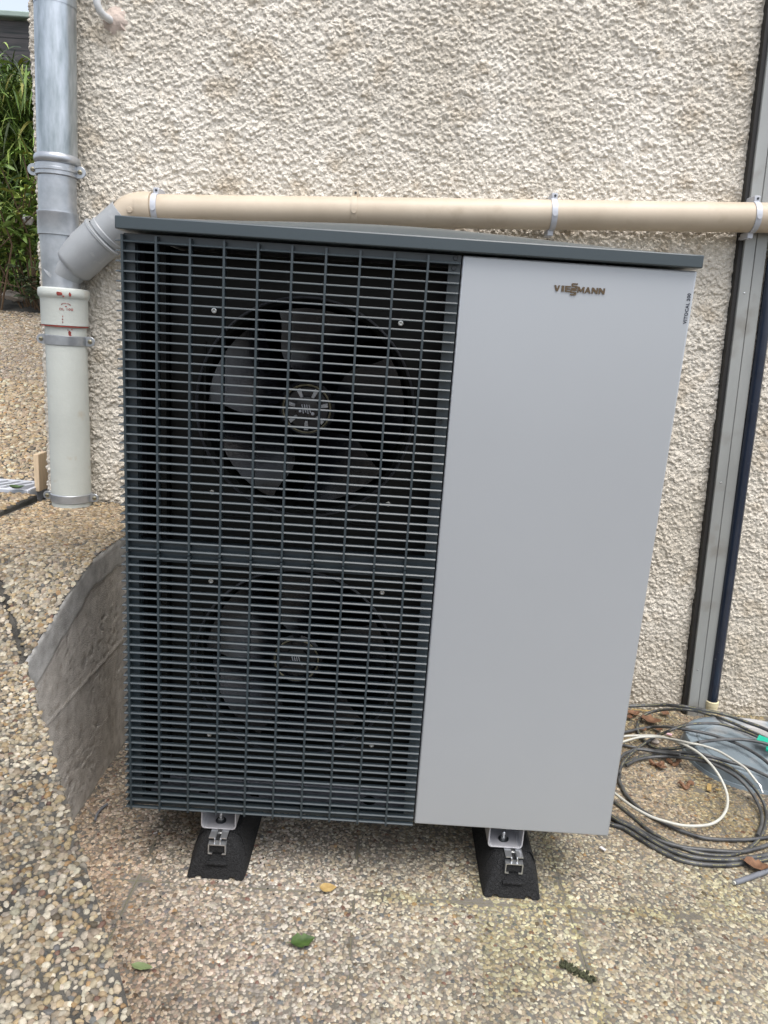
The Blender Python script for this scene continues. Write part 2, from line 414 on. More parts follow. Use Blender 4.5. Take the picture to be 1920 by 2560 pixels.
def pebbles(name, parent, x0, x1, y0, y1, s, keep, zf, palette, weights, seed, sink=None, rlo=0.55, rhi=1.25, hfac=0.55, tint=None, jit=0.24, drop=0.0, fine=False):
    r = np.random.default_rng(seed)
    nx, ny = int((x1 - x0) / s), int((y1 - y0) / (s * 0.866))
    I, J = np.meshgrid(np.arange(nx), np.arange(ny), indexing='ij')
    X = (x0 + (I + 0.5 * (J % 2)) * s).ravel(); Y = (y0 + J * s * 0.866).ravel()
    X = X + r.normal(0, jit * s, X.size).clip(-.6 * s, .6 * s); Y = Y + r.normal(0, jit * s, Y.size).clip(-.6 * s, .6 * s)
    k = keep(X, Y) & (r.random(X.size) > drop)
    X, Y = X[k], Y[k]; N = X.size
    rad = 0.5 * s * np.exp(r.normal(0.02, 0.26, N)).clip(rlo, rhi * 1.25)
    asp = 1 + 0.75 * r.random(N) ** 1.4
    ang = r.random(N) * math.pi
    a, c = rad * np.sqrt(asp) * 1.2, rad / np.sqrt(asp) * 1.2
    h = rad * hfac * (0.7 + 0.6 * r.random(N))
    if sink is not None: h = h * (1 - sink(X, Y))
    n = 7 if fine else 6
    th = np.arange(n) * 2 * math.pi / n
    rings = [(1.0, -0.12), (0.90, 0.52), (0.58, 0.88)] if fine else [(1.0, -0.12), (0.76, 0.74)]
    m = len(rings)
    wob = 1 + 0.16 * r.normal(0, 1, (N, n)).clip(-1.6, 1.6)
    V = np.zeros((N, m * n + 1, 3))
    tx, ty = r.normal(0, .16, N), r.normal(0, .16, N)
    for q, (f, zz) in enumerate(rings):
        lx = a[:, None] * f * wob * np.cos(th + 0.35 * q); ly = c[:, None] * f * wob * np.sin(th + 0.35 * q)
        px = X[:, None] + lx * np.cos(ang)[:, None] - ly * np.sin(ang)[:, None]
        py = Y[:, None] + lx * np.sin(ang)[:, None] + ly * np.cos(ang)[:, None]
        V[:, q * n:(q + 1) * n, 0] = px; V[:, q * n:(q + 1) * n, 1] = py
        V[:, q * n:(q + 1) * n, 2] = zf(px, py) + h[:, None] * zz + (tx[:, None] * lx + ty[:, None] * ly) * (0.7 if q else 0.0)
    V[:, -1, 0] = X; V[:, -1, 1] = Y; V[:, -1, 2] = zf(X, Y) + h
    F4, F3 = [], []
    for q in range(m - 1):
        for t in range(n): F4.append((q * n + t, q * n + (t + 1) % n, (q + 1) * n + (t + 1) % n, (q + 1) * n + t))
    for t in range(n): F3.append(((m - 1) * n + t, (m - 1) * n + (t + 1) % n, m * n))
    off = (np.arange(N) * (m * n + 1))[:, None, None]
    Q = (np.array(F4)[None] + off).reshape(-1, 4); T = (np.array(F3)[None] + off).reshape(-1, 3)
    P = np.array(palette)[r.choice(len(palette), N, p=np.array(weights) / sum(weights))]
    P = P * (0.64 + 0.62 * r.random((N, 1))) * (1 + 0.015 * r.normal(0, 1, (N, 3)))
    if tint is not None: P = tint(X, Y, P)
    C = np.repeat(P.clip(0.01, 0.9), m * n + 1, 0)
    o = link(name, npmesh(name, V.reshape(-1, 3), Q, T, C), M['pebble'], parent)
    o['kind'] = 'stuff'
    return o

CREAM, WHITE, TAN, PINK, GREY, BLUE, ORANGE, BROWN, RED, YEL = ((.60, .53, .43), (.76, .72, .65), (.44, .36, .27), (.52, .44, .38), (.40, .375, .345), (.22, .23, .25), (.48, .33, .19), (.22, .18, .14), (.30, .18, .15), (.64, .53, .36))
def on_slab(X, Y, g=0.0005):
    ok = np.zeros(X.size, bool)
    n_ = fbm(X, Y, 0.06, 33, 3)
    for x0, x1, y0, y1 in SLABS:
        d = np.minimum(np.minimum(X - x0, x1 - X), np.minimum(Y - y0, y1 - Y))
        ok |= d > g + 0.022 * (n_ - 0.46)
    return ok
def smear_shade(X, Y):
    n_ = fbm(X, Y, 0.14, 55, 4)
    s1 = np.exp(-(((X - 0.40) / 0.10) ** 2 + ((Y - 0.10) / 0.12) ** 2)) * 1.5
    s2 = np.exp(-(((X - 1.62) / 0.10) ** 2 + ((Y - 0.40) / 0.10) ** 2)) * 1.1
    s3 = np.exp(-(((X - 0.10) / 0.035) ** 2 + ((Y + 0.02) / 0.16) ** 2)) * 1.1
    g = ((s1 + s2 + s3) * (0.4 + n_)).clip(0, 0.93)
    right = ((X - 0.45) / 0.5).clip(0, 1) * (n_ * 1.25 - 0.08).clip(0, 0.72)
    dirt_shade = np.exp(-(((X - 0.60) / 0.42) ** 2 + ((Y - 0.14) / 0.15) ** 2)) * (n_ * 2.1)  # dirty sunk stones, spread wider to stand in for the unit's contact shadow
    return np.maximum(np.maximum(g, right), dirt_shade.clip(0, 0.8))
def pit_tint(X, Y, P):
    n_ = fbm(X, Y, 0.22, 71, 3)[:, None]
    P = P * (0.70 + 0.42 * n_)
    sh = np.ones(X.size)
    for q, (x0, x1, y0, y1) in enumerate(SLABS):
        sh[(X > x0) & (X < x1) & (Y > y0) & (Y < y1)] = 0.92 + 0.16 * ((q * 0.618) % 1)
    P = P * sh[:, None]
    t = ((X - 0.35) / 0.5).clip(0, 1)[:, None]           # greener, lichen-grown stones to the right
    P = P * (1 - t) + P * np.array([0.90, 0.905, 0.81]) * t
    ds = (X + 0.198) * 0.853 + (Y - 0.14) * 0.522                      # metres from the foot of the terrace wall
    u = np.exp(-(ds / 0.15) ** 2)[:, None] * (0.35 + 0.5 * n_)   # redder and darker towards the retaining wall
    P = P * (1 - u) + P * np.array([0.90, 0.72, 0.58]) * u
    v = ((X - 1.12) / 0.12).clip(0, 1)[:, None] * ((Y - 0.10) / 0.15).clip(0, 1)[:, None] * 0.6   # soil dust by the wall
    P = P * (1 - v) + P * np.array([0.88, 0.74, 0.64]) * v
    jd = np.minimum(np.abs(X - 1.02), np.abs(Y + 0.055))                # moss creeping out of the joints on the right
    g = (np.exp(-(jd / 0.022) ** 2) * (X > 0.55) * (0.1 + 1.0 * fbm(X, Y, .07, 77, 3))).clip(0, .75)[:, None]
    g = np.maximum(g, (((fbm(X, Y, .16, 78, 3) - .52) * 4).clip(0, .5) * (X > 0.8))[:, None])
    P = P * (1 - g) + P * np.array([0.84, 0.86, 0.62]) * g
    return P
def pit_keep(X, Y):
    k = on_slab(X, Y) & (X > edge_x(Y) + 0.002)
    hid = (X > 0.14) & (X < 1.0) & (Y > 0.33)
    return k & ~hid
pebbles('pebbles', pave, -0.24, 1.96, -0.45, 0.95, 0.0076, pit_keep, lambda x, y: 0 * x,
        [CREAM, WHITE, TAN, PINK, GREY, BLUE, ORANGE, BROWN, RED], [28, 32, 5, 15, 14, 3, 1.2, 3, 1], 11, sink=smear_shade, tint=pit_tint, hfac=0.33, drop=0.05, rlo=0.45)

# terrace left of the pit: two slabs divided by the fold that runs out of the corner of the wall
FOLD_A, FOLD_B = np.array([-0.20, -0.063]), np.array([-0.373, 0.177])
def fold_side(X, Y):
    d = (FOLD_B - FOLD_A) / np.linalg.norm(FOLD_B - FOLD_A)
    return (X - FOLD_A[0]) * d[1] - (Y - FOLD_A[1]) * d[0]           # >0 to the right / upper slab
ter = sheet('terrace', np.linspace(-1.9, 0, 60), np.linspace(-2.6, 0.95, 120), lambda x, y: tz(x, y) - 0.006, M['matrix_ter'], right=edge_x)
def slab_mesh(pred_x0, pred_x1, ya, yb, n, dz=0.0):
    ys = np.linspace(ya, yb, n); xs = np.linspace(0, 1, 24)
    T, Y = np.meshgrid(xs, ys, indexing='ij')
    X = pred_x0(Y) * (1 - T) + pred_x1(Y) * T
    return npmesh('paving_slab', np.stack([X.ravel(), Y.ravel(), (tz(X, Y) + dz).ravel()], 1), grid_faces(24, n))
SLIT = -0.617
def fold_x(Y): return FOLD_A[0] + (FOLD_B[0] - FOLD_A[0]) * (Y - FOLD_A[1]) / (FOLD_B[1] - FOLD_A[1])
def up_left(Y): return np.maximum(np.maximum(fold_x(Y) + 0.008, SLIT + 0.012), -2)
def up_right(Y): return np.maximum(edge_x(Y), up_left(Y) + 0.001)
link('paving_slab', slab_mesh(up_left, up_right, -0.05, 0.948, 90), M['matrix_ter'], ter)
def lo_right(Y): return np.where(Y < -0.063, edge_x(Y), np.minimum(fold_x(Y) - 0.008, 5))
link('paving_slab', slab_mesh(lambda Y: np.minimum(lo_right(Y) - 0.01, -0.63), lo_right, -0.96, 0.50, 110), M['matrix_ter'], ter)
link('paving_slab', slab_mesh(lambda Y: np.minimum(lo_right(Y) - 0.01, -1.9), lo_right, -2.6, -0.968, 40), M['agg'], ter)
link('paving_slab', slab_mesh(lambda Y: 0 * Y - 1.9, lambda Y: 0 * Y - 0.638, -0.96, 0.50, 40, -0.001), M['agg'], ter)
b = MB(); b.box(-2.2, SLIT - 0.012, 0.505, 0.925, 0.50, 0.652)
b.build('paving_slab', M['matrix_ter'], ter, bevel=0.006)
def ter_keep(X, Y):
    fs = np.abs(fold_side(X, Y)) + 0.006 * (fbm(X, Y, .05, 3, 3) - .5)
    ok = (X < edge_x(Y) - 0.0005) & ((fs > 0.006) | (Y < -0.07))
    ok &= ~((np.abs(X - SLIT) < 0.013) & (Y > 0.42)) & ~((X < SLIT) & (Y > 0.50))
    pipe = (X + 0.495) ** 2 + (Y - 0.88) ** 2 > 0.068 ** 2
    return ok & pipe
def ter_tint(X, Y, P):
    n_ = fbm(X, Y, 0.25, 72, 3)[:, None]
    P = P * (0.44 + 0.62 * n_) * np.array([1.0, .975, .89])
    q = ((0.1 - Y) / 0.5).clip(0, 1)[:, None]
    P = P * (1 - .22 * q)
    t = ((Y - 0.2) / 0.4).clip(0, 1)[:, None]
    return P * (1 - t) + P * np.array([1.02, 0.94, 0.85]) * t
tw = [30, 34, 6, 5, 12, 2.5, 4, 3, .8, 14]
tp = [CREAM, WHITE, TAN, PINK, GREY, BLUE, ORANGE, BROWN, RED, YEL]
pebbles('pebbles', ter, -0.80, 0.60, -0.95, 0.02, 0.0074, lambda X, Y: ter_keep(X, Y) & (X > -0.40 - Y * 0.55), tz, tp, tw, 12, tint=ter_tint, hfac=0.60, rlo=0.34, drop=0.09, fine=True)
pebbles('pebbles', ter, -1.0, 0.0, 0.02, 0.945, 0.0090, ter_keep, tz, tp, tw, 15, tint=ter_tint, hfac=0.5, rlo=0.36, drop=0.02)
pebbles('pebbles', ter, -1.25, SLIT - 0.014, 0.507, 0.923, 0.0112, lambda X, Y: X == X, lambda x, y: 0 * x + 0.652, tp, tw, 13, tint=ter_tint, hfac=0.7)

# path climbing along the side of the house
PY = [0.9, 1.10, 3.2, 4.2]; PZ = [0.642, 0.65, 1.30, 1.42]
def pz(x, y): return np.interp(y, PY, PZ)
path = sheet('path', np.linspace(-3.2, -0.60, 30), np.linspace(1.085, 3.3, 40), pz, M['matrix_ter'])
pebbles('pebbles', path, -2.1, -0.61, 1.095, 3.0, 0.0122, lambda X, Y: (X > -0.30 - Y * 0.53) & (X < -0.62), pz,
        [CREAM, WHITE, TAN, PINK, GREY, ORANGE, YEL], [36, 22, 16, 10, 10, 4, 12], 14, tint=lambda X, Y, P: P * np.where((Y > 2.0)[:, None], [[.95, .92, .88]], [[1.12, 1.04, .90]]), hfac=0.45)
bank = sheet('garden_bank', np.linspace(-9, -0.6, 30), np.linspace(3.15, 12, 40), lambda x, y: np.interp(y, [3.1, 3.4, 12], [1.26, 1.34, 2.0]) + 0.12 * (fbm(x, y, .5, 8, 3) - .5), M['soil'])

# ------------------------------------------------------------------ house wall with roughcast
wall = thing('house_wall', (-0.6, 0.97, 0.0), 'cream roughcast house wall behind the grey unit and pipes', 'wall')
b = MB(); b.box(-0.600, 6.0, 0.962, 9.0, -0.05, 6.0)
b.build('wall_core', M['render'], wall)
RES = 0.0025
ss = np.arange(-0.09, 2.62, RES); zs = np.arange(-0.02, 2.34, RES)
S, Z = np.meshgrid(ss, zs, indexing='ij')
# thrown lumps: every cell takes the highest of the overlapping blobs
Hh = np.zeros(S.shape)
nb = 120000
bx = rng.random(nb) * S.shape[0]; bz = rng.random(nb) * S.shape[1]
br = (0.0028 + 0.0050 * rng.random(nb) ** 2.4) / RES
bh = (0.45 + 0.55 * rng.random(nb))
K = 4
gi, gj = np.meshgrid(np.arange(-K, K + 1), np.arange(-K, K + 1), indexing='ij')
for q in range(nb):
    i0, j0 = int(bx[q]), int(bz[q])
    if i0 < K or j0 < K or i0 >= S.shape[0] - K - 1 or j0 >= S.shape[1] - K - 1: continue
    d2 = ((gi - (bx[q] - i0)) ** 2 + (gj - (bz[q] - j0)) ** 2) / br[q] ** 2
    pch = bh[q] * br[q] * RES * 0.98 * np.clip(1 - d2, 0, 1) ** 0.7
    sl = Hh[i0 - K:i0 + K + 1, j0 - K:j0 + K + 1]
    np.maximum(sl, pch, out=sl)
Hh = Hh + 0.006 * (fbm(S, Z, 0.007, 21, 3) - 0.5) + 0.006 * (fbm(S, Z, 0.03, 22, 3) - 0.5) + 0.006 * (fbm(S, Z, 0.12, 23, 2) - 0.5)
# smoother round the pink mortar collar
mc = np.exp(-(((S - 0.255) / 0.035) ** 2 + ((Z - 2.10) / 0.035) ** 2) * 1.3)
Hh = Hh * (1 - 0.9 * mc)
RC0 = 0.016
arc = RC0 * math.pi / 2
ph = np.clip((S + arc / 2) / arc, 0, 1) * math.pi / 2                # 0 on the side face, 90 degrees on the front
cx_, cy_ = -0.606 + RC0, YW + RC0
nxn, nyn = -np.cos(ph), -np.sin(ph)
X = cx_ + RC0 * nxn + np.clip(S - arc / 2, 0, None)
Y = cy_ + RC0 * nyn + np.clip(-S - arc / 2, 0, None)
hz = rng.normal(0, 0.0004, S.shape)
jx = 0.0022 * (fbm(S, Z, 0.008, 41, 2) - .5) * 2
X = X + nxn * Hh + jx; Y = Y + nyn * Hh
Zj = Z + 0.0022 * (fbm(S, Z, 0.008, 43, 2) - .5) * 2 - 0.25 * Hh
V = np.stack([X.ravel(), Y.ravel(), Zj.ravel()], 1) - np.array(wloc(wall))
F = grid_faces(len(ss), len(zs))
fx = X.ravel()[F[:, 0]]; fz = Zj.ravel()[F[:, 0]]
keepf = (fx < 2.00 - 0.13 * fz) & ~((fx > 0.10) & (fx < 0.97) & (fz < 1.28)) & ~((fx < -0.22) & (fz < 0.58)) & ~((fx < 0.12) & (fz < 0.3))
F = F[keepf]
used = np.unique(F); remap = np.full(len(V), -1); remap[used] = np.arange(len(used))
link('roughcast', npmesh('roughcast', V[used], remap[F]), M['render'], wall)
# coarser roughcast outside the picture
def coarse(name, x0, x1, z0, z1, st=0.0075):
    xs_, zs_ = np.arange(x0, x1, st), np.arange(z0, z1, st)
    A, B = np.meshgrid(xs_, zs_, indexing='ij')
    hh = 0.012 * fbm(A, B, 0.016, 25, 2) + 0.006 * (fbm(A, B, 0.12, 23, 2) - 0.5)
    Vx = np.stack([A.ravel(), (YW + 0.002 - hh).ravel(), B.ravel()], 1) - np.array(wloc(wall))
    Fx = grid_faces(len(xs_), len(zs_)); fxx, fzz = A.ravel()[Fx[:, 0]], B.ravel()[Fx[:, 0]]
    Fx = Fx[(fzz > 2.31) | (fxx > 1.985 - 0.13 * fzz)]; us_ = np.unique(Fx); rm_ = np.full(len(Vx), -1); rm_[us_] = np.arange(len(us_))
    link(name, npmesh(name, Vx[us_], rm_[Fx]), M['render'], wall)
coarse('roughcast', -0.595, 2.8, 2.315, 3.1)
coarse('roughcast', 1.70, 2.8, -0.02, 2.315)
# collar of pink mortar round the hose
b = MB()
cen = Vector((-0.358, 0.944, 2.098)); vs_ = [cen + Vector((0.004, -0.010, 0))]; fs_ = []
nr = 26
for ringi, (rr, yy) in enumerate(((0.012, -0.007), (0.024, -0.004), (0.036, 0.005))):
    for k in range(nr):
        a = 2 * math.pi * k / nr
        q = rr * (1 + (0.20 + 0.1 * ringi) * (random.random() - .5))
        vs_.append(cen + Vector((math.cos(a) * q * 1.15 + 0.006, yy + 0.003 * random.random(), math.sin(a) * q)))
for k in range(nr): fs_.append((0, 1 + k, 1 + (k + 1) % nr))
for ringi in range(2):
    for k in range(nr):
        fs_.append((1 + ringi * nr + k, 1 + (ringi + 1) * nr + k, 1 + (ringi + 1) * nr + (k + 1) % nr, 1 + ringi * nr + (k + 1) % nr))
b.add(vs_, fs_)
b.build('mortar_collar', M['mortar_pink'], wall, smooth_angle=50)

# ------------------------------------------------------------------ retaining wall of the terrace
ret = thing('retaining_wall', (-0.2, 0.3, 0.0), 'low grey board-marked concrete retaining wall left of the unit', 'wall')
pts = np.array(EDGE)[::-1]
seg = np.sqrt((np.diff(np.array(EDGE), axis=0) ** 2).sum(1)); cum = np.concatenate([[0], np.cumsum(seg)])
E = np.array(EDGE)
us = np.arange(0, cum[4] + 0.0, 0.005)
us = np.concatenate([us, np.linspace(cum[4], cum[-1], 60)])
ex = np.interp(us, cum, E[:, 0]); ey = np.interp(us, cum, E[:, 1])
vsn = np.linspace(0, 1, 131)
U, Vv = np.meshgrid(us, vsn, indexing='ij')
EXm = ex[:, None] + 0 * Vv; EYm = ey[:, None] + 0 * Vv
top = tz(EXm, EYm) - 0.002
Zc = -0.03 + (top + 0.03) * Vv
depth = top - Zc
band = 0.066 + 0.03 * (fbm(EYm, EYm * 0, 0.06, 61, 4)) + 0.03 * np.clip(0.35 - EYm, 0, .4)
inb = np.clip((band - depth) / 0.006, 0, 1)
pit = fbm(EYm, Zc, 0.010, 62, 2); pit2 = fbm(EYm, Zc, 0.11, 64, 2)
zone = np.clip((pit2 - 0.45) * 4, 0, 1)
d = 0.0006 * (fbm(EYm, Zc, 0.03, 63, 3) - 0.5) - 0.0035 * zone * np.clip((pit - 0.66) / 0.10, 0, 1)
d = d + 0.0025 * np.exp(-((Zc - 0.333 - 0.004 * fbm(EYm, EYm * 0, .03, 66, 2)) / 0.0028) ** 2)
for zb_ in (0.15,): d = d + 0.0010 * np.exp(-((Zc - zb_) / 0.002) ** 2)
d = d * (1 - inb) + inb * (0.0025 + 0.0015 * (fbm(EYm, Zc, 0.09, 65, 2) - .5))
d = np.where(EYm < -0.07, -0.001, d)
tn = np.stack([np.gradient(ex), np.gradient(ey)], 1); tn /= np.linalg.norm(tn, axis=1)[:, None] + 1e-9
nx_, ny_ = -tn[:, 1][:, None], tn[:, 0][:, None]
round_ = 0.003 * np.clip(1 - depth / 0.012, 0, 1) ** 2
Vc = np.stack([(EXm + nx_ * (d - round_)).ravel(), (EYm + ny_ * (d - round_)).ravel(), Zc.ravel()], 1) - np.array(wloc(ret))
F = grid_faces(len(us), len(vsn))
isb = inb.ravel()[F].mean(1) > 0.5
for nm, sel, mm in (('concrete_face', ~isb, M['concrete']), ('mortar_band', isb, M['plaster'])):
    Fs = F[sel]; used = np.unique(Fs); rm = np.full(len(Vc), -1); rm[used] = np.arange(len(used))
    link(nm, npmesh(nm, Vc[used], rm[Fs]), mm, ret)

exec_parts = []
# ------------------------------------------------------------------ heat pump
hp = thing('heat_pump', (0.55, 0.24, 0.16), 'large outdoor heat pump with dark slatted two-fan grille and silver front panel', 'heat pump')
ZB, ZT = 0.160, 1.412
# casing: back, sides, partition, floor
b = MB()
b.box(0.655, 1.098, 0.012, 0.46, ZB, 1.410)
b.build('service_compartment', M['anthracite'], hp, bevel=0.003)
b = MB(); b.box(0.0, 0.655, 0.445, 0.46, ZB + 0.002, 1.409); b.build('coil', M['void'], hp)
b = MB()
for k in range(46):
    z = 0.24 + k * 0.025
    b.box(0.042, 0.63, 0.436, 0.4445, z, z + 0.003)
b.build('coil_tube', M['inside'], hp)
b = MB(); b.box(0.004, 0.016, 0.030, 0.444, 1.34, 1.409); b.box(0.004, 0.016, 0.44, 0.4449, ZB + 0.002, 1.34)
b.build('corner_frame', M['anthracite'], hp)
b = MB(); b.box(0.05, 0.0615, 0.07, 0.09, ZB + 0.012, 1.40); b.build('inner_post', M['inside'], hp)
b = MB(); b.box(0.0226, 0.032, 0.0292, 0.4365, ZB + 0.013, 1.409); b.build('side_coil', M['void'], hp)
# fan plate with two round openings
def plate(z0, z1, cz, R_, x0=0.062, x1=0.648, cx=0.352, y=0.105, n=72):
    bb = MB(); vs_, fs_ = [], []
    corner = [math.atan2(zc - cz, xc - cx) for xc in (x0, x1) for zc in (z0, z1)]
    angs = sorted([2 * math.pi * k / n - math.pi for k in range(n)] + corner)
    for a in angs:
        c_, s_ = math.cos(a), math.sin(a)
        t = min([((x1 - cx) / c_) if c_ > 1e-9 else 1e9, ((x0 - cx) / c_) if c_ < -1e-9 else 1e9, ((z1 - cz) / s_) if s_ > 1e-9 else 1e9, ((z0 - cz) / s_) if s_ < -1e-9 else 1e9])
        vs_ += [(cx + t * c_, y, cz + t * s_), (cx + R_ * c_, y, cz + R_ * s_), (cx + (R_ - .012) * c_, y + 0.012, cz + (R_ - .012) * s_), (cx + (R_ - .016) * c_, y + 0.09, cz + (R_ - .016) * s_)]
    m = len(angs)
    for i in range(m):
        j = (i + 1) % m
        for q in range(3): fs_.append((i * 4 + q, j * 4 + q, j * 4 + q + 1, i * 4 + q + 1))
    bb.add(vs_, fs_); return bb
FANS = ((0.785, 1.395, 1.083, 'upper'), (0.178, 0.785, 0.485, 'lower'))
for z0, z1, cz, nm in FANS:
    fp = plate(z0, z1 - 0.0015, cz, 0.236).build('fan_plate', M['inside'], hp, smooth_angle=35)
    b = MB(); b.lathe([(0.2365, 0), (0.2375, -0.004), (0.2335, -0.006), (0.2315, -0.002)], (0.352, 0.1045, cz), (0, 1, 0), 72, caps=False)
    b.build('fan_ring', M['ring'], hp, smooth_angle=60)
    # embossed beads and bolts on the plate
    b = MB()
    zb_ = z0 + 0.052
    for xa, xb in ((0.165, 0.245), (0.46, 0.545)):
        b = MB(); b.tube([(xa, 0.103, zb_ + 0.004), (xa + 0.012, 0.101, zb_), (xb - 0.012, 0.101, zb_), (xb, 0.103, zb_ + 0.004)], 0.0028, 8); b.build('embossed_bead', M['inside'], fp, smooth_angle=60)
    if nm == 'upper':
        for xc in (0.295, 0.405):
            b = MB(); b.tube([(xc - .012, .103, zb_ - .02), (xc - .012, .102, zb_ + .012), (xc - .007, .102, zb_ + .019), (xc + .007, .102, zb_ + .019), (xc + .012, .102, zb_ + .012), (xc + .012, .103, zb_ - .02)], 0.0026, 8); b.build('embossed_bead', M['inside'], fp, smooth_angle=60)
    for xc in (0.135, 0.592):
        b = MB(); b.tube([(xc, .104, cz - .13), (xc, .103, cz - .12), (xc, .103, cz + .12), (xc, .104, cz + .13)], 0.003, 8); b.build('embossed_bead', M['inside'], fp, smooth_angle=60)
    for xc in (0.153, 0.545):
        for zc in (cz + 0.195, cz - 0.195):
            b = MB(); b.lathe([(0.0055, 0.0), (0.0055, -0.004), (0.0036, -0.0042), (0.0036, -0.0012), (0.0005, -0.001)], (xc, 0.1045, zc), (0, 1, 0), 14, caps=False)
            b.build('plate_bolt', M['zincplate'], fp, smooth_angle=40)
    # fan: hub, five wide curved blades, white mark
    fan = MB()
    fan.lathe([(0.062, 0.05), (0.062, -0.014), (0.056, -0.018), (0.050, -0.016), (0.046, -0.008), (0.028, -0.008), (0.026, -0.014), (0.001, -0.016)], (0.352, 0.150, cz), (0, 1, 0), 40, caps=False)
    fo = fan.build('fan', M['blade'], hp, smooth_angle=35)
    b = MB(); b.lathe([(0.0500, -0.0195), (0.0520, -0.021), (0.0540, -0.0195)], (0.352, 0.150, cz), (0, 1, 0), 40, caps=False)
    b.build('hub_ring', M['brass'], fo, smooth_angle=60)
    b = MB()
    for k in range(7):
        a = 2 * math.pi * k / 7 + math.pi / 2 + math.pi / 7
        ca, sa = math.cos(a), math.sin(a)
        p = [(0.352 + ca * r_ - sa * w_, cz + sa * r_ + ca * w_) for r_, w_ in ((0.027, -0.003), (0.047, -0.0045), (0.047, 0.0045), (0.027, 0.003))]
        b.prism(p, 0.1335, 0.1415, 1)
    b.build('hub_spoke', M['zincsmooth'] if nm == 'upper' else M['blade'], fo)
    b = MB()
    for q in range(4):
        x_ = 0.352 - 0.008 + q * 0.0052
        b.prism([(x_, cz - .011 + (q % 2) * .003), (x_ + .0022, cz - .011 + (q % 2) * .003), (x_ + .0022 - .004, cz + .009), (x_ - .004, cz + .009)], 0.1331, 0.1336, 1)
    b.lathe([(0.0028, 0), (0.0028, -0.0006)], (0.352 - .0145, 0.1339, cz - .006), (0, 1, 0), 12)
    b.lathe([(0.0036, 0), (0.0036, -0.0006)], (0.352 + .0135, 0.1339, cz - .010), (0, 1, 0), 12)
    b.build('hub_mark', M['clip'], fo)
    for k in range(5):
        a0 = math.radians((172 if nm == 'upper' else 168) - 72 * k)      # trailing end, turning clockwise from there
        vs_, fs_ = [], []
        nr, nc = 9, 9
        for side in (0, 1):
            for i in range(nr):
                t = i / (nr - 1); r_ = 0.058 + t * 0.156
                sweep = math.radians(20 * math.sin(t * 2.4) - 4)
                wdt = math.radians(54 + 9 * t)
                for j in range(nc):
                    q = j / (nc - 1)
                    a = a0 + sweep - q * wdt + math.radians(6) * math.sin(t * 6) * (1 - q)
                    y = 0.130 + 0.105 * (q - 0.1) * (1.1 - 0.5 * t) - 0.012 * math.sin(q * math.pi) + side * 0.0035
                    vs_.append((0.352 + r_ * math.cos(a), y, cz + r_ * math.sin(a)))
        o_ = nr * nc
        for i in range(nr - 1):
            for j in range(nc - 1):
                p = i * nc + j; fs_.append((p, p + 1, p + nc + 1, p + nc)); fs_.append((o_ + p, o_ + p + nc, o_ + p + nc + 1, o_ + p + 1))
        rim = [j for j in range(nc)] + [i * nc + nc - 1 for i in range(1, nr)] + [(nr - 1) * nc + j for j in range(nc - 2, -1, -1)] + [i * nc for i in range(nr - 2, 0, -1)]
        for p, q in zip(rim, rim[1:] + rim[:1]): fs_.append((p, o_ + p, o_ + q, q))
        b = MB(); b.add(vs_, fs_); b.build('blade', M['blade'], fo, smooth_angle=50)
# base pan seen through the lower slats
b = MB(); b.box(0.012, 0.650, 0.016, 0.44, ZB + 0.003, ZB + 0.012)
b.box(0.035, 0.640, 0.092, 0.103, ZB + 0.012, ZB + 0.016)
pan = b.build('base_pan', M['pan'], hp, bevel=0.002)
for xc in (0.155, 0.275):
    b = MB(); b.prism([(xc - .012, .040), (xc + .012, .040), (xc + .004, .056), (xc - .004, .056)], ZB + 0.0125, ZB + 0.0135, 2); b.build('drain_slot', M['void'], pan)
b = MB(); b.lathe([(0.016, 0), (0.016, 0.0015)], (0.548, 0.052, ZB + 0.0122), (0, 0, 1), 20); b.build('drain_hole', M['void'], pan)

# grilles: frame, bars and separate slats
def slat_mesh():
    # cross-section: front face leans back towards the top, so that it takes the light of the sky
    prof = [(-0.0115, -0.0018), (-0.0115, -0.0006), (-0.0096, 0.0016), (-0.0020, 0.0016), (-0.0020, -0.0018)]
    bb = MB(); vs_ = []
    xr = 0.651
    # path: right end -> front left corner (mitre) -> back end of the left side
    for dy, z in prof: vs_.append((xr, dy, z))
    for dy, z in prof: vs_.append((dy, dy, z))
    for dy, z in prof: vs_.append((dy, 0.44, z))
    n = 5; fs_ = [tuple(range(n))[::-1], tuple(range(2 * n, 3 * n))]
    for s_ in range(2):
        for k in range(n): fs_.append((s_ * n + k, s_ * n + (k + 1) % n, (s_ + 1) * n + (k + 1) % n, (s_ + 1) * n + k))
    bb.add(vs_, fs_); return bb.mesh('slat')
SLAT = slat_mesh(); SLAT.materials.append(M['grille'])
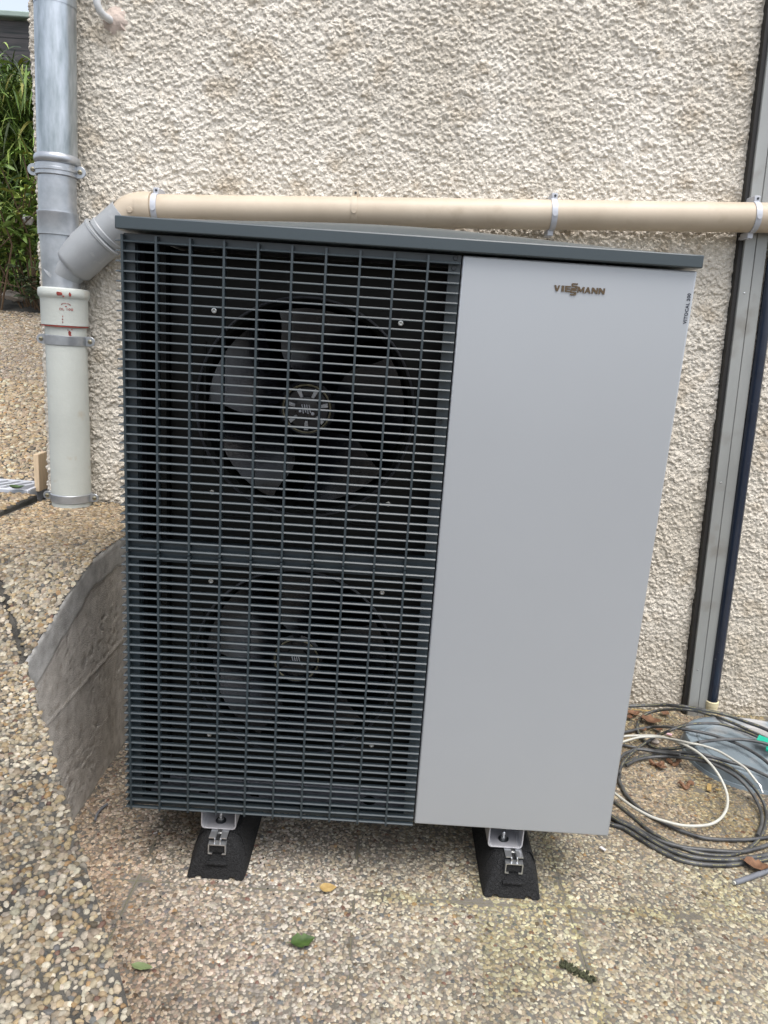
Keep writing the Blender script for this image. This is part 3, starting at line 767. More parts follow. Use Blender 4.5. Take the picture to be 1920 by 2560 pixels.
def grille(zlo, zhi, zslats, oz0, oz1, label):
    fr = MB()
    fr.box(0.0, 0.0215, 0.0040, 0.016, zlo, zhi); fr.box(0.629, 0.6525, 0.0040, 0.016, zlo, zhi)
    fr.box(0.0215, 0.629, 0.0041, 0.0159, oz1, zhi); fr.box(0.0215, 0.629, 0.0041, 0.0159, zlo, oz0)
    fr.box(0.0, 0.0225, 0.0161, 0.0290, zlo, zhi)
    g = fr.build('grille', M['grille'], hp)
    g['label'] = label
    st = MB(); st.box(0.0025, 0.0045, 0.35, 0.44, zlo, zhi); st.build('side_stile', M['grille'], g)
    w0 = wloc(g)
    for z in zslats:
        o = link('slat', SLAT, None, g, Vector((0, 0, z)) - w0)
    bm_ = MB(); bm_.box(-0.0021, 0.0021, -0.0128, 0.0043, zlo - 0.0035, zhi - 0.004)
    me = bm_.mesh('grille_bar'); me.materials.append(M['grille'])
    for i in range(10): link('grille_bar', me, None, g, Vector((0.0018 + 0.0652 * i, 0, 0)) - w0)
    for k in range(6):
        link('grille_bar', me_side(zlo, zhi), None, g, Vector((0, 0.07 + 0.0652 * k, 0)) - w0)
    return g
_side = {}
def me_side(zlo, zhi):
    if zlo not in _side:
        s_ = MB(); s_.box(-0.0124, 0.0035, -0.0022, 0.0022, zlo, zhi - 0.004); _side[zlo] = s_.mesh('grille_bar'); _side[zlo].materials.append(M['grille'])
    return _side[zlo]
upz = [1.395 - k * (1.395 - 0.7815) / 33 for k in range(34)]
loz = [0.763 - k * (0.763 - 0.1605) / 33 for k in range(34)]
gu = grille(0.7785, 1.4105, upz, 0.800, 1.393, 'upper grille over the upper fan')
gl = grille(0.1585, 0.7755, loz, 0.1775, 0.752, 'lower grille over the lower fan')
for xs_, zs_, g in ((0.641, 1.405, gu), (0.639, 1.3865, gu), (0.638, 1.088, gu), (0.638, 0.813, gu), (0.638, 0.757, gl), (0.639, 0.464, gl), (0.639, 0.186, gl)):
    b = MB(); b.lathe([(0.0045, 0.0), (0.0045, -0.0018), (0.0036, -0.003), (0.0018, -0.003), (0.0016, -0.0015), (0.0003, -0.0015)], (xs_, 0.0039, zs_), (0, 1, 0), 16, caps=False)
    b.build('screw', M['screw'], g, smooth_angle=30)
# front panel
b = MB(); b.box(0.6545, 1.1055, -0.0055, 0.0115, 0.160, 1.4105)
panel = b.build('front_panel', M['silver'], hp, bevel=0.0035, seg=3)
def letters():
    u0, k, bb = 0.835, 0.098 / 1315.0, MB()
    V_ = [[(0, 1), (.30, 1), (.5, .36), (.70, 1), (1, 1), (.66, 0), (.34, 0)]]
    I_ = [[(0, 0), (1, 0), (1, 1), (0, 1)]]
    E_ = [[(0, 0), (1, 0), (1, .22), (.32, .22), (.32, .39), (.95, .39), (.95, .61), (.32, .61), (.32, .78), (1, .78), (1, 1), (0, 1)]]
    S_ = [[(1, 1), (.12, 1), (0, .88), (0, .5), (.12, .39), (.74, .39), (.74, .22), (0, .22), (0, 0), (.88, 0), (1, .12), (1, .5), (.88, .61), (.26, .61), (.26, .78), (1, .78)]]
    M_ = [[(0, 0), (.20, 0), (.20, .55), (.42, .12), (.58, .12), (.80, .55), (.80, 0), (1, 0), (1, 1), (.76, 1), (.5, .50), (.24, 1), (0, 1)]]
    A_ = [[(0, 0), (.38, 1), (.5, 1), (.5, .72), (.26, 0)], [(1, 0), (.62, 1), (.5, 1), (.5, .72), (.74, 0)], [(.3353, .22), (.6647, .22), (.60, .42), (.40, .42)]]
    N_ = [[(0, 0), (.24, 0), (.24, .58), (.72, 0), (1, 0), (1, 1), (.76, 1), (.76, .42), (.28, 1), (0, 1)]]
    for g, xa, xb, z0, z1 in ((V_, 155, 305, 0, 1), (I_, 345, 410, 0, 1), (E_, 437, 578, 0, 1), (S_, 592, 752, .52, 1.5), (S_, 580, 740, -.5, .48), (M_, 762, 938, 0, 1), (A_, 948, 1108, 0, 1), (N_, 1130, 1290, 0, 1), (N_, 1312, 1470, 0, 1)):
        for poly in g:
            x0, x1 = u0 + (xa - 155) * k, u0 + (xb - 155) * k
            bb.prism([(x0 + p[0] * (x1 - x0), 1.3563 + (z0 + p[1] * (z1 - z0)) * 0.0112) for p in poly], -0.0075, -0.0050, 1)
    return bb
letters().build('brand_lettering', M['chrome'], panel)

def text_mesh(s, height, bold=0.0):
    cu = bpy.data.curves.new('t', 'FONT'); cu.body = s; cu.size = 1.0; cu.offset = bold; cu.extrude = 0.02; cu.space_character = 1.12
    to = bpy.data.objects.new('t', cu)
    me = bpy.data.meshes.new_from_object(to)
    bpy.data.objects.remove(to)
    n = len(me.vertices); co = np.zeros(n * 3, np.float32); me.vertices.foreach_get('co', co); co = co.reshape(-1, 3)
    co[:, 0] -= co[:, 0].min(); co[:, 1] -= co[:, 1].min()
    f = height / co[:, 1].max()
    co *= f
    return me, co
me, co = text_mesh('VITOCAL 200', 0.0066, 0.028)
co[:, 0] *= 0.0575 / co[:, 0].max()
w0 = np.array(wloc(panel))
out = np.stack([1.0995 - co[:, 1], -0.0058 + co[:, 2] * 0 - (co[:, 2] > 0) * 0.0003 + (co[:, 2] <= 0) * 0.0005, 1.3115 + co[:, 0]], 1) - w0
me.vertices.foreach_set('co', out.astype(np.float32).ravel()); me.update()
link('model_lettering', me, M['print'], panel)
# lid: straight rim, gently bowed top
nu, nv = 41, 15
u = np.linspace(0, 1, nu); v = np.linspace(0, 1, nv)
U, Vv = np.meshgrid(u, v, indexing='ij')
LX0, LX1, LY0, LY1, LZ0, LZ1 = -0.0085, 1.1085, -0.0205, 0.475, 1.4145, 1.4385
H_ = 0.041 * np.sin(math.pi * U) ** 0.85 * np.sin(math.pi * (Vv * 0.94 + 0.03)).clip(0) ** 0.9
H_[0, :] = 0; H_[-1, :] = 0; H_[:, 0] = 0; H_[:, -1] = 0
VV = np.stack([(LX0 + U * (LX1 - LX0)).ravel(), (LY0 + Vv * (LY1 - LY0)).ravel(), (LZ1 + H_).ravel()], 1)
b = MB(); b.add(VV, [tuple(q) for q in grid_faces(nu, nv)])
ring = [i * nv for i in range(nu)] + [(nu - 1) * nv + j for j in range(1, nv)] + [i * nv + nv - 1 for i in range(nu - 2, -1, -1)] + [j for j in range(nv - 2, 0, -1)]
base = len(b.v)
for p in ring: q = b.v[p]; b.v.append((q[0], q[1], LZ0))
for k in range(len(ring)):
    k2 = (k + 1) % len(ring); b.f.append((ring[k], base + k, base + k2, ring[k2]))
b.f.append(tuple(range(base, base + len(ring))))
lid = b.build('lid', M['anthracite'], hp, smooth_angle=28)
bv = lid.modifiers.new('bevel', 'BEVEL'); bv.width = 0.0022; bv.segments = 2; bv.limit_method = 'ANGLE'; bv.angle_limit = math.radians(45)
# grey U brackets under the unit
for xc in (0.198, 0.874):
    b = MB()
    W2, T, zt, zb_ = 0.041, 0.003, 0.157, 0.098
    b.prism([(xc - W2, zt), (xc - W2, zb_ + .008), (xc - W2 + .003, zb_ + .002), (xc - W2 + .008, zb_), (xc + W2 - .008, zb_), (xc + W2 - .003, zb_ + .002), (xc + W2, zb_ + .008), (xc + W2, zt), (xc + W2 - T, zt), (xc + W2 - T, zb_ + .009), (xc + W2 - .009, zb_ + T), (xc - W2 + .009, zb_ + T), (xc - W2 + T, zb_ + .009), (xc - W2 + T, zt)], 0.012, 0.45, 1)
    br = b.build('foot_bracket', M['bracket'], hp, bevel=0.0006, seg=1)
    b = MB(); b.lathe([(0.0125, 0), (0.0125, 0.0018)], (xc, 0.040, zb_ + T), (0, 0, 1), 20); b.build('washer', M['screw'], br, smooth_angle=30)
    b = MB(); b.lathe([(0.0072, 0), (0.0072, 0.0065)], (xc, 0.040, zb_ + T + .0018), (0, 0, 1), 6)
    b.lathe([(0.004, 0.006), (0.004, 0.018), (0.003, 0.0195)], (xc, 0.040, zb_ + T + .0018), (0, 0, 1), 12)
    b.build('bolt', M['zincplate'], br, smooth_angle=30)

# ------------------------------------------------------------------ rubber feet with aluminium rail
def rubber_foot(xc, label):
    t = thing('rubber_foot', (xc, 0.26, 0.0), label, 'rubber foot', 'rubber feet under the heat pump')
    # half-profile over the ground with two small arches below
    prof = [(-.069, .004), (-.064, 0), (-.050, 0), (-.046, .007), (-.036, .008), (-.032, .0015), (.032, .0015), (.036, .008), (.046, .007), (.050, 0), (.064, 0), (.069, .004), (.066, .030), (.058, .060), (.050, .080), (.043, .090), (.022, .0925), (.022, .0885), (-.022, .0885), (-.022, .0925), (-.043, .090), (-.050, .080), (-.058, .060), (-.066, .030)]
    n = len(prof); bb = MB(); vs_ = []
    ysec = [(-.037, .60, 0.0), (-.034, .68, 0.0), (-.024, .80, 0.012), (-.008, .92, 1.0), (.012, 1.0, 1.0), (.15, 1.0, 1.0), (.32, 1.0, 1.0), (.53, 1.0, 1.0), (.55, .95, .97)]
    for yy, k, _ in ysec:
        for px_, pz_ in prof:
            f = 0.0
            # front leans back: bottom sticks out, top recedes
            lean = 0.030 * (pz_ / .09) if yy < 0 else 0.0
            q_ = (pz_ / .0925) ** 1.5
            kk = 1 - (1 - k) * (0.12 + 0.88 * q_) if abs(px_) > .023 else 1.0
            vs_.append((xc + px_ * kk, yy + lean, pz_ * (1 - .10 * (1 - k) * q_ * (1 if abs(px_) > .023 else 0))))
    fs_ = [tuple(range(n))[::-1], tuple(range((len(ysec) - 1) * n, len(ysec) * n))]
    for s_ in range(len(ysec) - 1):
        for k in range(n): fs_.append((s_ * n + k, s_ * n + (k + 1) % n, (s_ + 1) * n + (k + 1) % n, (s_ + 1) * n + k))
    bb.add(vs_, fs_)
    bb.build('rubber_body', M['rubber'], t, bevel=0.004, seg=2)
    # recessed pocket and raised bar on the front face
    b = MB(); b.box(xc - .024, xc + .024, -.0325, -.012, .034, .040); b.build('front_ridge', M['rubber'], t, bevel=0.002)
    # C rail lying in the groove, open slot on top, cut end facing out
    rl = MB()
    W2, zt, zb_ = .0205, .0965, .058
    y0, y1 = -.020, .50
    rl.box(xc - W2, xc - .0055, y0 + .004, y1, zt - .0022, zt); rl.box(xc + .0055, xc + W2, y0 + .004, y1, zt - .0022, zt)
    rl.box(xc - .0077, xc - .0055, y0, y1, zt - .0125, zt - .0023); rl.box(xc + .0055, xc + .0077, y0, y1, zt - .0125, zt - .0023)
    rl.box(xc - W2, xc + W2, y0 - .004, y1, zt - .0147, zt - .0126)
    for s_ in (-1, 1):
        rl.box(min(xc + s_ * W2, xc + s_ * (W2 - .0022)), max(xc + s_ * W2, xc + s_ * (W2 - .0022)), y0 - .004, y1, zb_, zt - .0148)
        xa, xb_ = xc + s_ * (W2 - .0023), xc + s_ * (W2 - .009)
        rl.box(min(xa, xb_), max(xa, xb_), y0 - .004, y1, zb_, zb_ + .0022)
    rl.build('rail', M['alu'], t)
    # rubber inside the rail
    b = MB(); b.box(xc - W2 + .003, xc + W2 - .003, -.0215, .48, zb_ + .004, zt - .0155); b.build('rail_core', M['rubber'], t)
    b = MB(); b.box(xc - .005, xc + .005, .006, .022, zt - .0115, zt - .0035); b.build('slot_nut', M['zincplate'], t, bevel=.001)
    return t
rubber_foot(0.203, 'black rubber foot with aluminium rail under the slatted half of the unit')
rubber_foot(0.893, 'black rubber foot with aluminium rail under the silver panel')

# ------------------------------------------------------------------ downpipe
DX, DY = -0.497, 0.880
dp = thing('zinc_downpipe', (DX, DY, 1.3), 'galvanised zinc downpipe with grey side branch at the wall corner', 'downpipe')
b = MB(); b.tube([(DX + .003, DY, 4.2), (DX + .003, DY, 2.11), (DX - .006, DY, 1.69)], 0.0565, 40); b.build('upper_pipe', M['zinc'], dp, smooth_angle=40)
b = MB(); b.lathe([(0.0575, 0), (0.0575, 0.012), (0.0572, 0.025)], (DX + .003, DY, 2.095), (0, 0, 1), 40, caps=False); b.build('seam_band', M['zinc'], dp, smooth_angle=40)
b = MB(); b.tube([(DX - .0075, DY, 1.682), (DX - .011, DY, 1.50), (DX - .006, DY, 1.30)], 0.0545, 40); b.build('lower_pipe', M['zincsmooth'], dp, smooth_angle=40)
b = MB(); b.lathe([(0.055, -.014), (0.0625, -.011), (0.0655, -.004), (0.0655, .004), (0.0625, .011), (0.0568, .014)], (DX - .0065, DY, 1.690), (0, 0, 1), 40, caps=False); b.build('bead_ring', M['zincsmooth'], dp, smooth_angle=50)
b = MB(); b.lathe([(0.0548, .067), (0.0590, .0665), (0.0595, .063), (0.0585, .060), (0.0590, .0), (0.0572, -.001)], (DX - .0105, DY, 1.478), (0, 0, 1), 40, caps=False); b.build('sleeve', M['zincsmooth'], dp, smooth_angle=35)
# branch at 45 degrees, grey pipe into beige elbow
P0, P1 = Vector((DX - .02, DY, 1.353)), Vector((-0.288, DY, 1.560))
ax = (P1 - P0).normalized(); Ln = (P1 - P0).length
b = MB(); b.lathe([(0.0540, 0.0), (0.0545, 0.060), (0.0625, 0.068), (0.0640, 0.075), (0.0640, 0.188), (0.0665, 0.190), (0.0665, 0.196), (0.0560, 0.198)], P0, ax, 40, caps=False)
br_ = b.build('branch_socket', M['grey_pvc'], dp, smooth_angle=35)
b = MB(); b.lathe([(0.0525, 0.15), (0.0530, 0.200), (0.0555, 0.203), (0.0555, 0.215), (0.0530, 0.218), (0.0525, 0.290), (0.0500, 0.291)], P0, ax, 40, caps=False)
b.build('branch_pipe', M['grey_pvc'], dp, smooth_angle=35)

def clamp(parent, x, y, z, r, earw, m, bandh=0.030, ridge=False, tilt_=0.0):
    """half-band round the pipe with two screwed ears"""
    bb = MB(); n = 40; h = bandh / 2
    prof = [(-h, .0), (-h + .002, .0025), (h - .002, .0025), (h, .0)] if not ridge else [(-h, .0), (-h + .002, .003), (-h * .3, .003), (-h * .2, .0055), (h * .2, .0055), (h * .3, .003), (h - .002, .003), (h, .0)]
    bb.lathe([(r + d_, t_) for t_, d_ in prof], (x, y, z), (0, 0, 1), n, caps=False)
    o = bb.build('pipe_clamp', m, parent, smooth_angle=40)
    for s_ in (-1, 1):
        e = MB(); pl = []
        x0 = x + s_ * (r - .002); x1 = x + s_ * (r + earw)
        for k in range(9):
            a = -math.pi / 2 + math.pi * k / 8
            pl.append((x1 - s_ * h + s_ * h * math.cos(a), z + h * math.sin(a)))
        pl = [(x0, z - h)] + pl + [(x0, z + h)]
        e.prism(pl, y - .006, y - .001, 1)
        eo = e.build('clamp_ear', m, o, bevel=0.001, seg=1)
        s2 = MB(); s2.lathe([(0.0065, 0), (0.0065, -.003), (0.0045, -.0045), (0.0002, -.0045)], (x1 - s_ * h, y - .006, z), (0, 1, 0), 14, caps=False)
        s2.build('clamp_screw', M['brass'], o, smooth_angle=40)
        s3 = MB(); s3.box(x1 - s_ * h - .0055, x1 - s_ * h + .0055, y - .0111, y - .0104, z - .0009, z + .0009); s3.build('screw_slot', M['black'], o)
    return o
clamp(dp, DX - .008, DY, 1.661, 0.0575, 0.030, M['zincsmooth'], 0.034, True)

ci = thing('cast_iron_pipe', (-0.495, DY, 0.62), 'white painted cast-iron standpipe with chipped red primer by the wall corner', 'pipe')
b = MB(); b.tube([(-0.495, DY, 0.615), (-0.495, DY, 1.235)], 0.0615, 44); b.build('pipe_shaft', M['castiron'], ci, smooth_angle=40)
b = MB(); b.lathe([(0.0615, 0), (0.0690, .001), (0.0692, .078), (0.0705, .082), (0.0745, .086), (0.0755, .094), (0.0755, .102), (0.0735, .109), (0.066, .112), (0.056, .110), (0.055, .09)], (-0.4975, DY, 1.213), (0, 0, 1), 44, caps=False)
sock = b.build('socket', M['castiron'], ci, smooth_angle=40)
b = MB(); b.lathe([(0.0622, -.004), (0.0690, -.0035), (0.0690, -.0005), (0.0622, -.0003)], (-0.4975, DY, 1.213), (0, 0, 1), 44, caps=False); b.build('joint_gap', M['chip'], ci, smooth_angle=40)
clamp(ci, -0.495, DY, 1.168, 0.0620, 0.030, M['zincsmooth'], 0.030)
clamp(ci, -0.495, DY, 0.664, 0.0620, 0.030, M['zincsmooth'], 0.028)
def chip(cx0, cz0, a_, c_, r, seed):
    """a flake of lost paint, lying on the round of the pipe"""
    rr = random.Random(seed); n = 12; bb = MB(); vs_ = []
    for dr in (0.0006, -0.001):
        for k in range(n):
            a = 2 * math.pi * k / n; q = 0.65 + 0.6 * rr.random()
            ux, uz = a_ * q * math.cos(a), c_ * q * math.sin(a)
            th = math.asin(max(-1, min(1, (cx0 + 0.4965 + ux) / r)))
            vs_.append((-0.4965 + (r + dr) * math.sin(th), DY - (r + dr) * math.cos(th), cz0 + uz))
    fs_ = [tuple(range(n))] + [(k, k + n, (k + 1) % n + n, (k + 1) % n) for k in range(n)]
    bb.add(vs_, fs_); bb.build('paint_chip', M['chip'], ci)
for q, a_ in enumerate(((-0.480, 1.3065, .0085, .0055, .0762), (-0.4525, 1.3065, .003, .006, .0762), (-0.469, 1.300, .003, .002, .0758), (-0.4615, 1.190, .0042, .0100, .0618), (-0.4560, 1.202, .0045, .0035, .0618), (-0.4660, 1.201, .0025, .0018, .0618), (-0.442, 1.196, .0022, .0022, .0618), (-0.435, 1.2085, .009, .0012, .0618), (-0.431, 1.193, .0016, .005, .0618), (-0.476, 1.232, .0016, .0022, .0695), (-0.476, 1.224, .0018, .0014, .0695), (-0.475, 1.241, .0012, .002, .0695))):
    chip(*a_, 40 + q)
# raised foundry marks
me, co = text_mesh('DL 100', 0.0072, 0.01)
co[:, 0] *= 0.034 / co[:, 0].max()
lx = -0.4835 + co[:, 0]; th = np.arcsin((lx + 0.4975) / 0.0694); rr_ = 0.0692 + (co[:, 2] > 0) * 0.0006 - (co[:, 2] <= 0) * 0.0005
out = np.stack([-0.4975 + rr_ * np.sin(th), DY - rr_ * np.cos(th), 1.2585 + co[:, 1]], 1) - np.array(wloc(sock))
me.vertices.foreach_set('co', out.astype(np.float32).ravel()); me.update(); link('cast_mark', me, M['chip'], sock)
b = MB()
for k in range(9):                                   # small fan-shaped emblem of strokes over the figures
    a = math.radians(20 + k * 17.5); x_ = -0.4665 + 0.0115 * math.cos(a); z_ = 1.2735 + 0.006 * math.sin(a)
    th_ = math.asin((x_ + 0.4975) / .0694)
    p = Vector((-0.4975 + .0694 * math.sin(th_), DY - .0694 * math.cos(th_), z_))
    b.box(p.x - .0007, p.x + .0007, p.y - .0006, p.y + .002, p.z - .0018, p.z + .0018)
p_ = Vector((-0.4665, DY - .0621, 1.2705))
b.box(p_.x - .0025, p_.x + .0025, p_.y - .0008, p_.y + .003, p_.z - .0012, p_.z + .0012)
b.build('cast_emblem', M['chip'], sock)

# ------------------------------------------------------------------ beige drain pipe along the wall
bp = thing('beige_drain_pipe', (0.6, DY, 1.6), 'long beige plastic drain pipe clipped along the wall above the unit', 'drain pipe')
A_ = Vector((-0.205, DY, 1.5735)); B_ = Vector((1.583, DY, 1.6645)); dr_ = (B_ - A_).normalized()
b = MB(); b.tube([A_ - dr_ * .03, A_ + dr_ * 0.9, B_ + dr_ * 1.2], 0.0425, 40); b.build('pipe_run', M['beige_pvc'], bp, smooth_angle=40)
C_ = Vector((-0.262, DY, 1.5705))
pts_ = [P1 - ax * .035]
for k in range(9):
    t = k / 8
    q = (P1 - ax * .012) * (1 - t) ** 2 + (C_ + (P1 - C_) * .15 + Vector((-.012, 0, .006))) * 2 * t * (1 - t) + (C_ + dr_ * .028) * t * t
    pts_.append(q)
b = MB(); b.tube(pts_ + [C_ + dr_ * .0295], 0.0470, 36, caps=False); el = b.build('elbow', M['beige_pvc'], bp, smooth_angle=40)
b = MB(); b.lathe([(0.0470, 0), (0.0492, .001), (0.0492, .041), (0.0480, .043), (0.0425, .044)], C_ + dr_ * .000, dr_, 36, caps=False); b.build('elbow_socket', M['beige_pvc'], bp, smooth_angle=35)
b = MB(); b.lathe([(0.0085, 0), (0.0085, -.003), (0.0075, -.004), (0.0003, -.004)], (C_.x - .012, DY - .0445, C_.z - .010), (0, 1, 0), 18, caps=False); b.box(C_.x - .0195, C_.x - .0045, DY - .0491, DY - .0486, C_.z - .0108, C_.z - .0092); b.build('elbow_plug', M['beige_pvc'], el, smooth_angle=35)
for q, (px_, py_) in enumerate(((393, 510), (887, 520), (1381, 530), (1883, 535))):
    x_ = float(gy(px_, py_, DY)[0]); t_ = (x_ - A_.x) / dr_.x; c_ = A_ + dr_ * t_
    mm = M['beige_pvc'] if q == 1 else M['clip']
    b = MB(); b.lathe([(0.0430, -.0085), (0.0452, -.0085), (0.0455, -.003), (0.0455, .003), (0.0452, .0085), (0.0430, .0085)], c_, dr_, 36, caps=False)
    cl = b.build('pipe_clip', mm, bp, smooth_angle=30)
    if q == 1: cl['label'] = 'beige painted pipe clip'
    b = MB(); b.box(c_.x - .0085, c_.x + .0085, DY - .012, DY + .055, c_.z + .041, c_.z + .060); b.box(c_.x - .0085, c_.x + .0085, DY - .006, DY + .055, c_.z - .060, c_.z - .041)
    b.build('clip_lug', mm, cl, bevel=.0015, seg=1)
    b = MB(); b.lathe([(0.0034, 0), (0.0034, -.002), (0.0006, -.0025)], (c_.x + .001, DY - .012, c_.z + .052), (0, 1, 0), 12, caps=False); b.build('clip_screw', M['screw'], cl, smooth_angle=40)
    b = MB(); b.lathe([(0.0070, 0), (0.0070, -.0018), (0.0003, -.0018)], (c_.x, DY - .0452, c_.z - .003), (0, 1, 0), 16, caps=False); b.build('clip_button', mm, cl, smooth_angle=40)

# ------------------------------------------------------------------ cable duct and blue pipe on the right
cdt = thing('cable_duct', (1.68, 0.945, 0.03), 'tall grey metal cable duct with black edge, right of the silver panel', 'cable duct')
def slanted(x_lo, x_hi, z_lo, z_hi, prof):
    """prof in (dx, y) extruded upward along the duct's slight lean"""
    bb = MB(); n = len(prof); vs_ = [(x_lo + p[0], p[1], z_lo) for p in prof] + [(x_hi + p[0], p[1], z_hi) for p in prof]
    fs_ = [tuple(range(n))[::-1], tuple(range(n, 2 * n))] + [(i, (i + 1) % n, (i + 1) % n + n, i + n) for i in range(n)]
    return bb.add(vs_, fs_)
zl, zh = -0.004, 3.4
xl = 1.6595; xh = xl + (1.541 - 1.6555) / (2.266 - 0.025) * (zh - zl)
slanted(xl - .001, xh - .001, zl, zh, [(0, .955), (0, .924), (.0105, .922), (.0105, .955)]).build('black_strip', M['black'], cdt)  # black strip along the left edge of the duct
slanted(xl, xh, zl, zh, [(.011, .956), (.011, .915), (.0125, .913), (.0440, .913), (.0455, .915), (.0455, .956)]).build('duct_cover', M['channel'], cdt)
slanted(xl, xh, zl, zh, [(.0460, .957), (.0460, .933), (.0495, .931), (.0495, .922), (.0510, .920), (.0830, .920), (.0845, .922), (.0845, .957)]).build('duct_body', M['channel'], cdt)
for z_ in (0.18, 0.85, 1.45):
    x_ = xl + (xh - xl) * (z_ - zl) / (zh - zl) + .028
    b = MB(); b.lathe([(0.0028, 0), (0.0026, -.0012), (0.0004, -.0016)], (x_, .913, z_), (0, 1, 0), 10, caps=False); b.build('duct_rivet', M['zincplate'], cdt, smooth_angle=40)
bl = thing('blue_pipe', (1.755, 0.92, 0.03), 'dark blue plastic water pipe rising beside the cable duct', 'pipe')
pa, pb_ = Vector((1.7535, .92, .055)), Vector((1.690, .92, 1.494)); dv = (pb_ - pa).normalized()
b = MB(); b.tube([pa, pb_, pa + dv * 3.2], 0.0178, 24); b.build('pipe_run', M['bluepipe'], bl, smooth_angle=40)
b = MB(); b.lathe([(0.0185, -.075), (0.0205, -.030), (0.0205, -.012), (0.0222, -.010), (0.0222, .006), (0.0180, .008)], pa, dv, 24, caps=False); b.build('pipe_socket', M['cream_pvc'], bl, smooth_angle=35)

# ------------------------------------------------------------------ hose stub at the top
hs_ = thing('wall_hose', (-0.365, 0.9, 2.1), 'short bent white pipe stub entering the wall in a pink mortar collar', 'pipe')
b = MB(); b.tube([(-.3815, .895, 2.60), (-.3815, .895, 2.135), (-.380, .896, 2.118), (-.376, .902, 2.104), (-.369, .914, 2.096), (-.360, .935, 2.094), (-.356, .96, 2.094)], 0.0105, 18); b.build('hose_bend', M['hose'], hs_, smooth_angle=50)

# ------------------------------------------------------------------ things lying at the right: round cover, cables
cv = thing('round_cover', (1.79, 0.645, 0.0), 'round blue-grey plastic lid lying under the cable coil', 'lid')
def superring(rx, ry, z, n=64, p=2.35):
    return [(1.79 + rx * abs(math.cos(2 * math.pi * k / n)) ** (2 / p) * (1 if math.cos(2 * math.pi * k / n) >= 0 else -1), 0.645 + ry * abs(math.sin(2 * math.pi * k / n)) ** (2 / p) * (1 if math.sin(2 * math.pi * k / n) >= 0 else -1), z) for k in range(n)]
rings_ = [(.232, .197, 0.0), (.229, .194, .010), (.226, .191, .011), (.223, .188, .045), (.220, .185, .050), (.213, .178, .0505), (.209, .174, .046), (.186, .151, .042), (.183, .148, .045), (.176, .141, .045), (.172, .137, .041), (.10, .08, .040), (.004, .003, .0405)]
b = MB(); vs_ = []
for r_ in rings_: vs_ += superring(*r_)
fs_ = []
for i in range(len(rings_) - 1):
    for k in range(64): fs_.append((i * 64 + k, i * 64 + (k + 1) % 64, (i + 1) * 64 + (k + 1) % 64, (i + 1) * 64 + k))
fs_ += [tuple(range(63, -1, -1)), tuple(range(len(rings_) * 64 - 64, len(rings_) * 64))]
b.add(vs_, fs_); b.build('lid_shell', M['cover'], cv, smooth_angle=35)

def spline(P, sub=8, closed=False):
    P = [np.array(p) for p in P]; out_ = []
    n = len(P)
    for i in range(n - 1):
        p0, p1, p2, p3 = P[max(i - 1, 0)], P[i], P[i + 1], P[min(i + 2, n - 1)]
        for k in range(sub):
            t = k / sub
            out_.append(0.5 * ((2 * p1) + (-p0 + p2) * t + (2 * p0 - 5 * p1 + 4 * p2 - p3) * t * t + (-p0 + 3 * p1 - 3 * p2 + p3) * t ** 3))
    out_.append(P[-1]); return out_
def zq(x, y): return 1480 + x / 3.77, 1680 + y / 3.77
def on_cover(p):
    return (abs((p[0] - 1.79) / .235) ** 2.35 + abs((p[1] - .645) / .20) ** 2.35) < 1
def cover_h(p):
    """height of what lies below: the lid, with a soft run-up beside it"""
    q = (abs((p[0] - 1.79) / .232) ** 2.35 + abs((p[1] - .645) / .197) ** 2.35) ** (1 / 2.35)
    return .0515 * float(smooth(min(1.0, max(0.0, (1.45 - q) / .40))))
def cab(pl, r, lift=0.0):
    out_ = []
    for q in pl:
        z = r + lift
        for it in range(8):
            p = gz(*zq(q[0], q[1]), z); z = 0.5 * z + 0.5 * (r + lift + cover_h(p) + (q[2] if len(q) > 2 else 0))
        out_.append(gz(*zq(q[0], q[1]), z))
    return spline(out_, 8)
coil = thing('cable_coil', (1.5, 0.45, 0.0), 'loose coil of printed black cable on the paving beside the silver panel', 'cable')
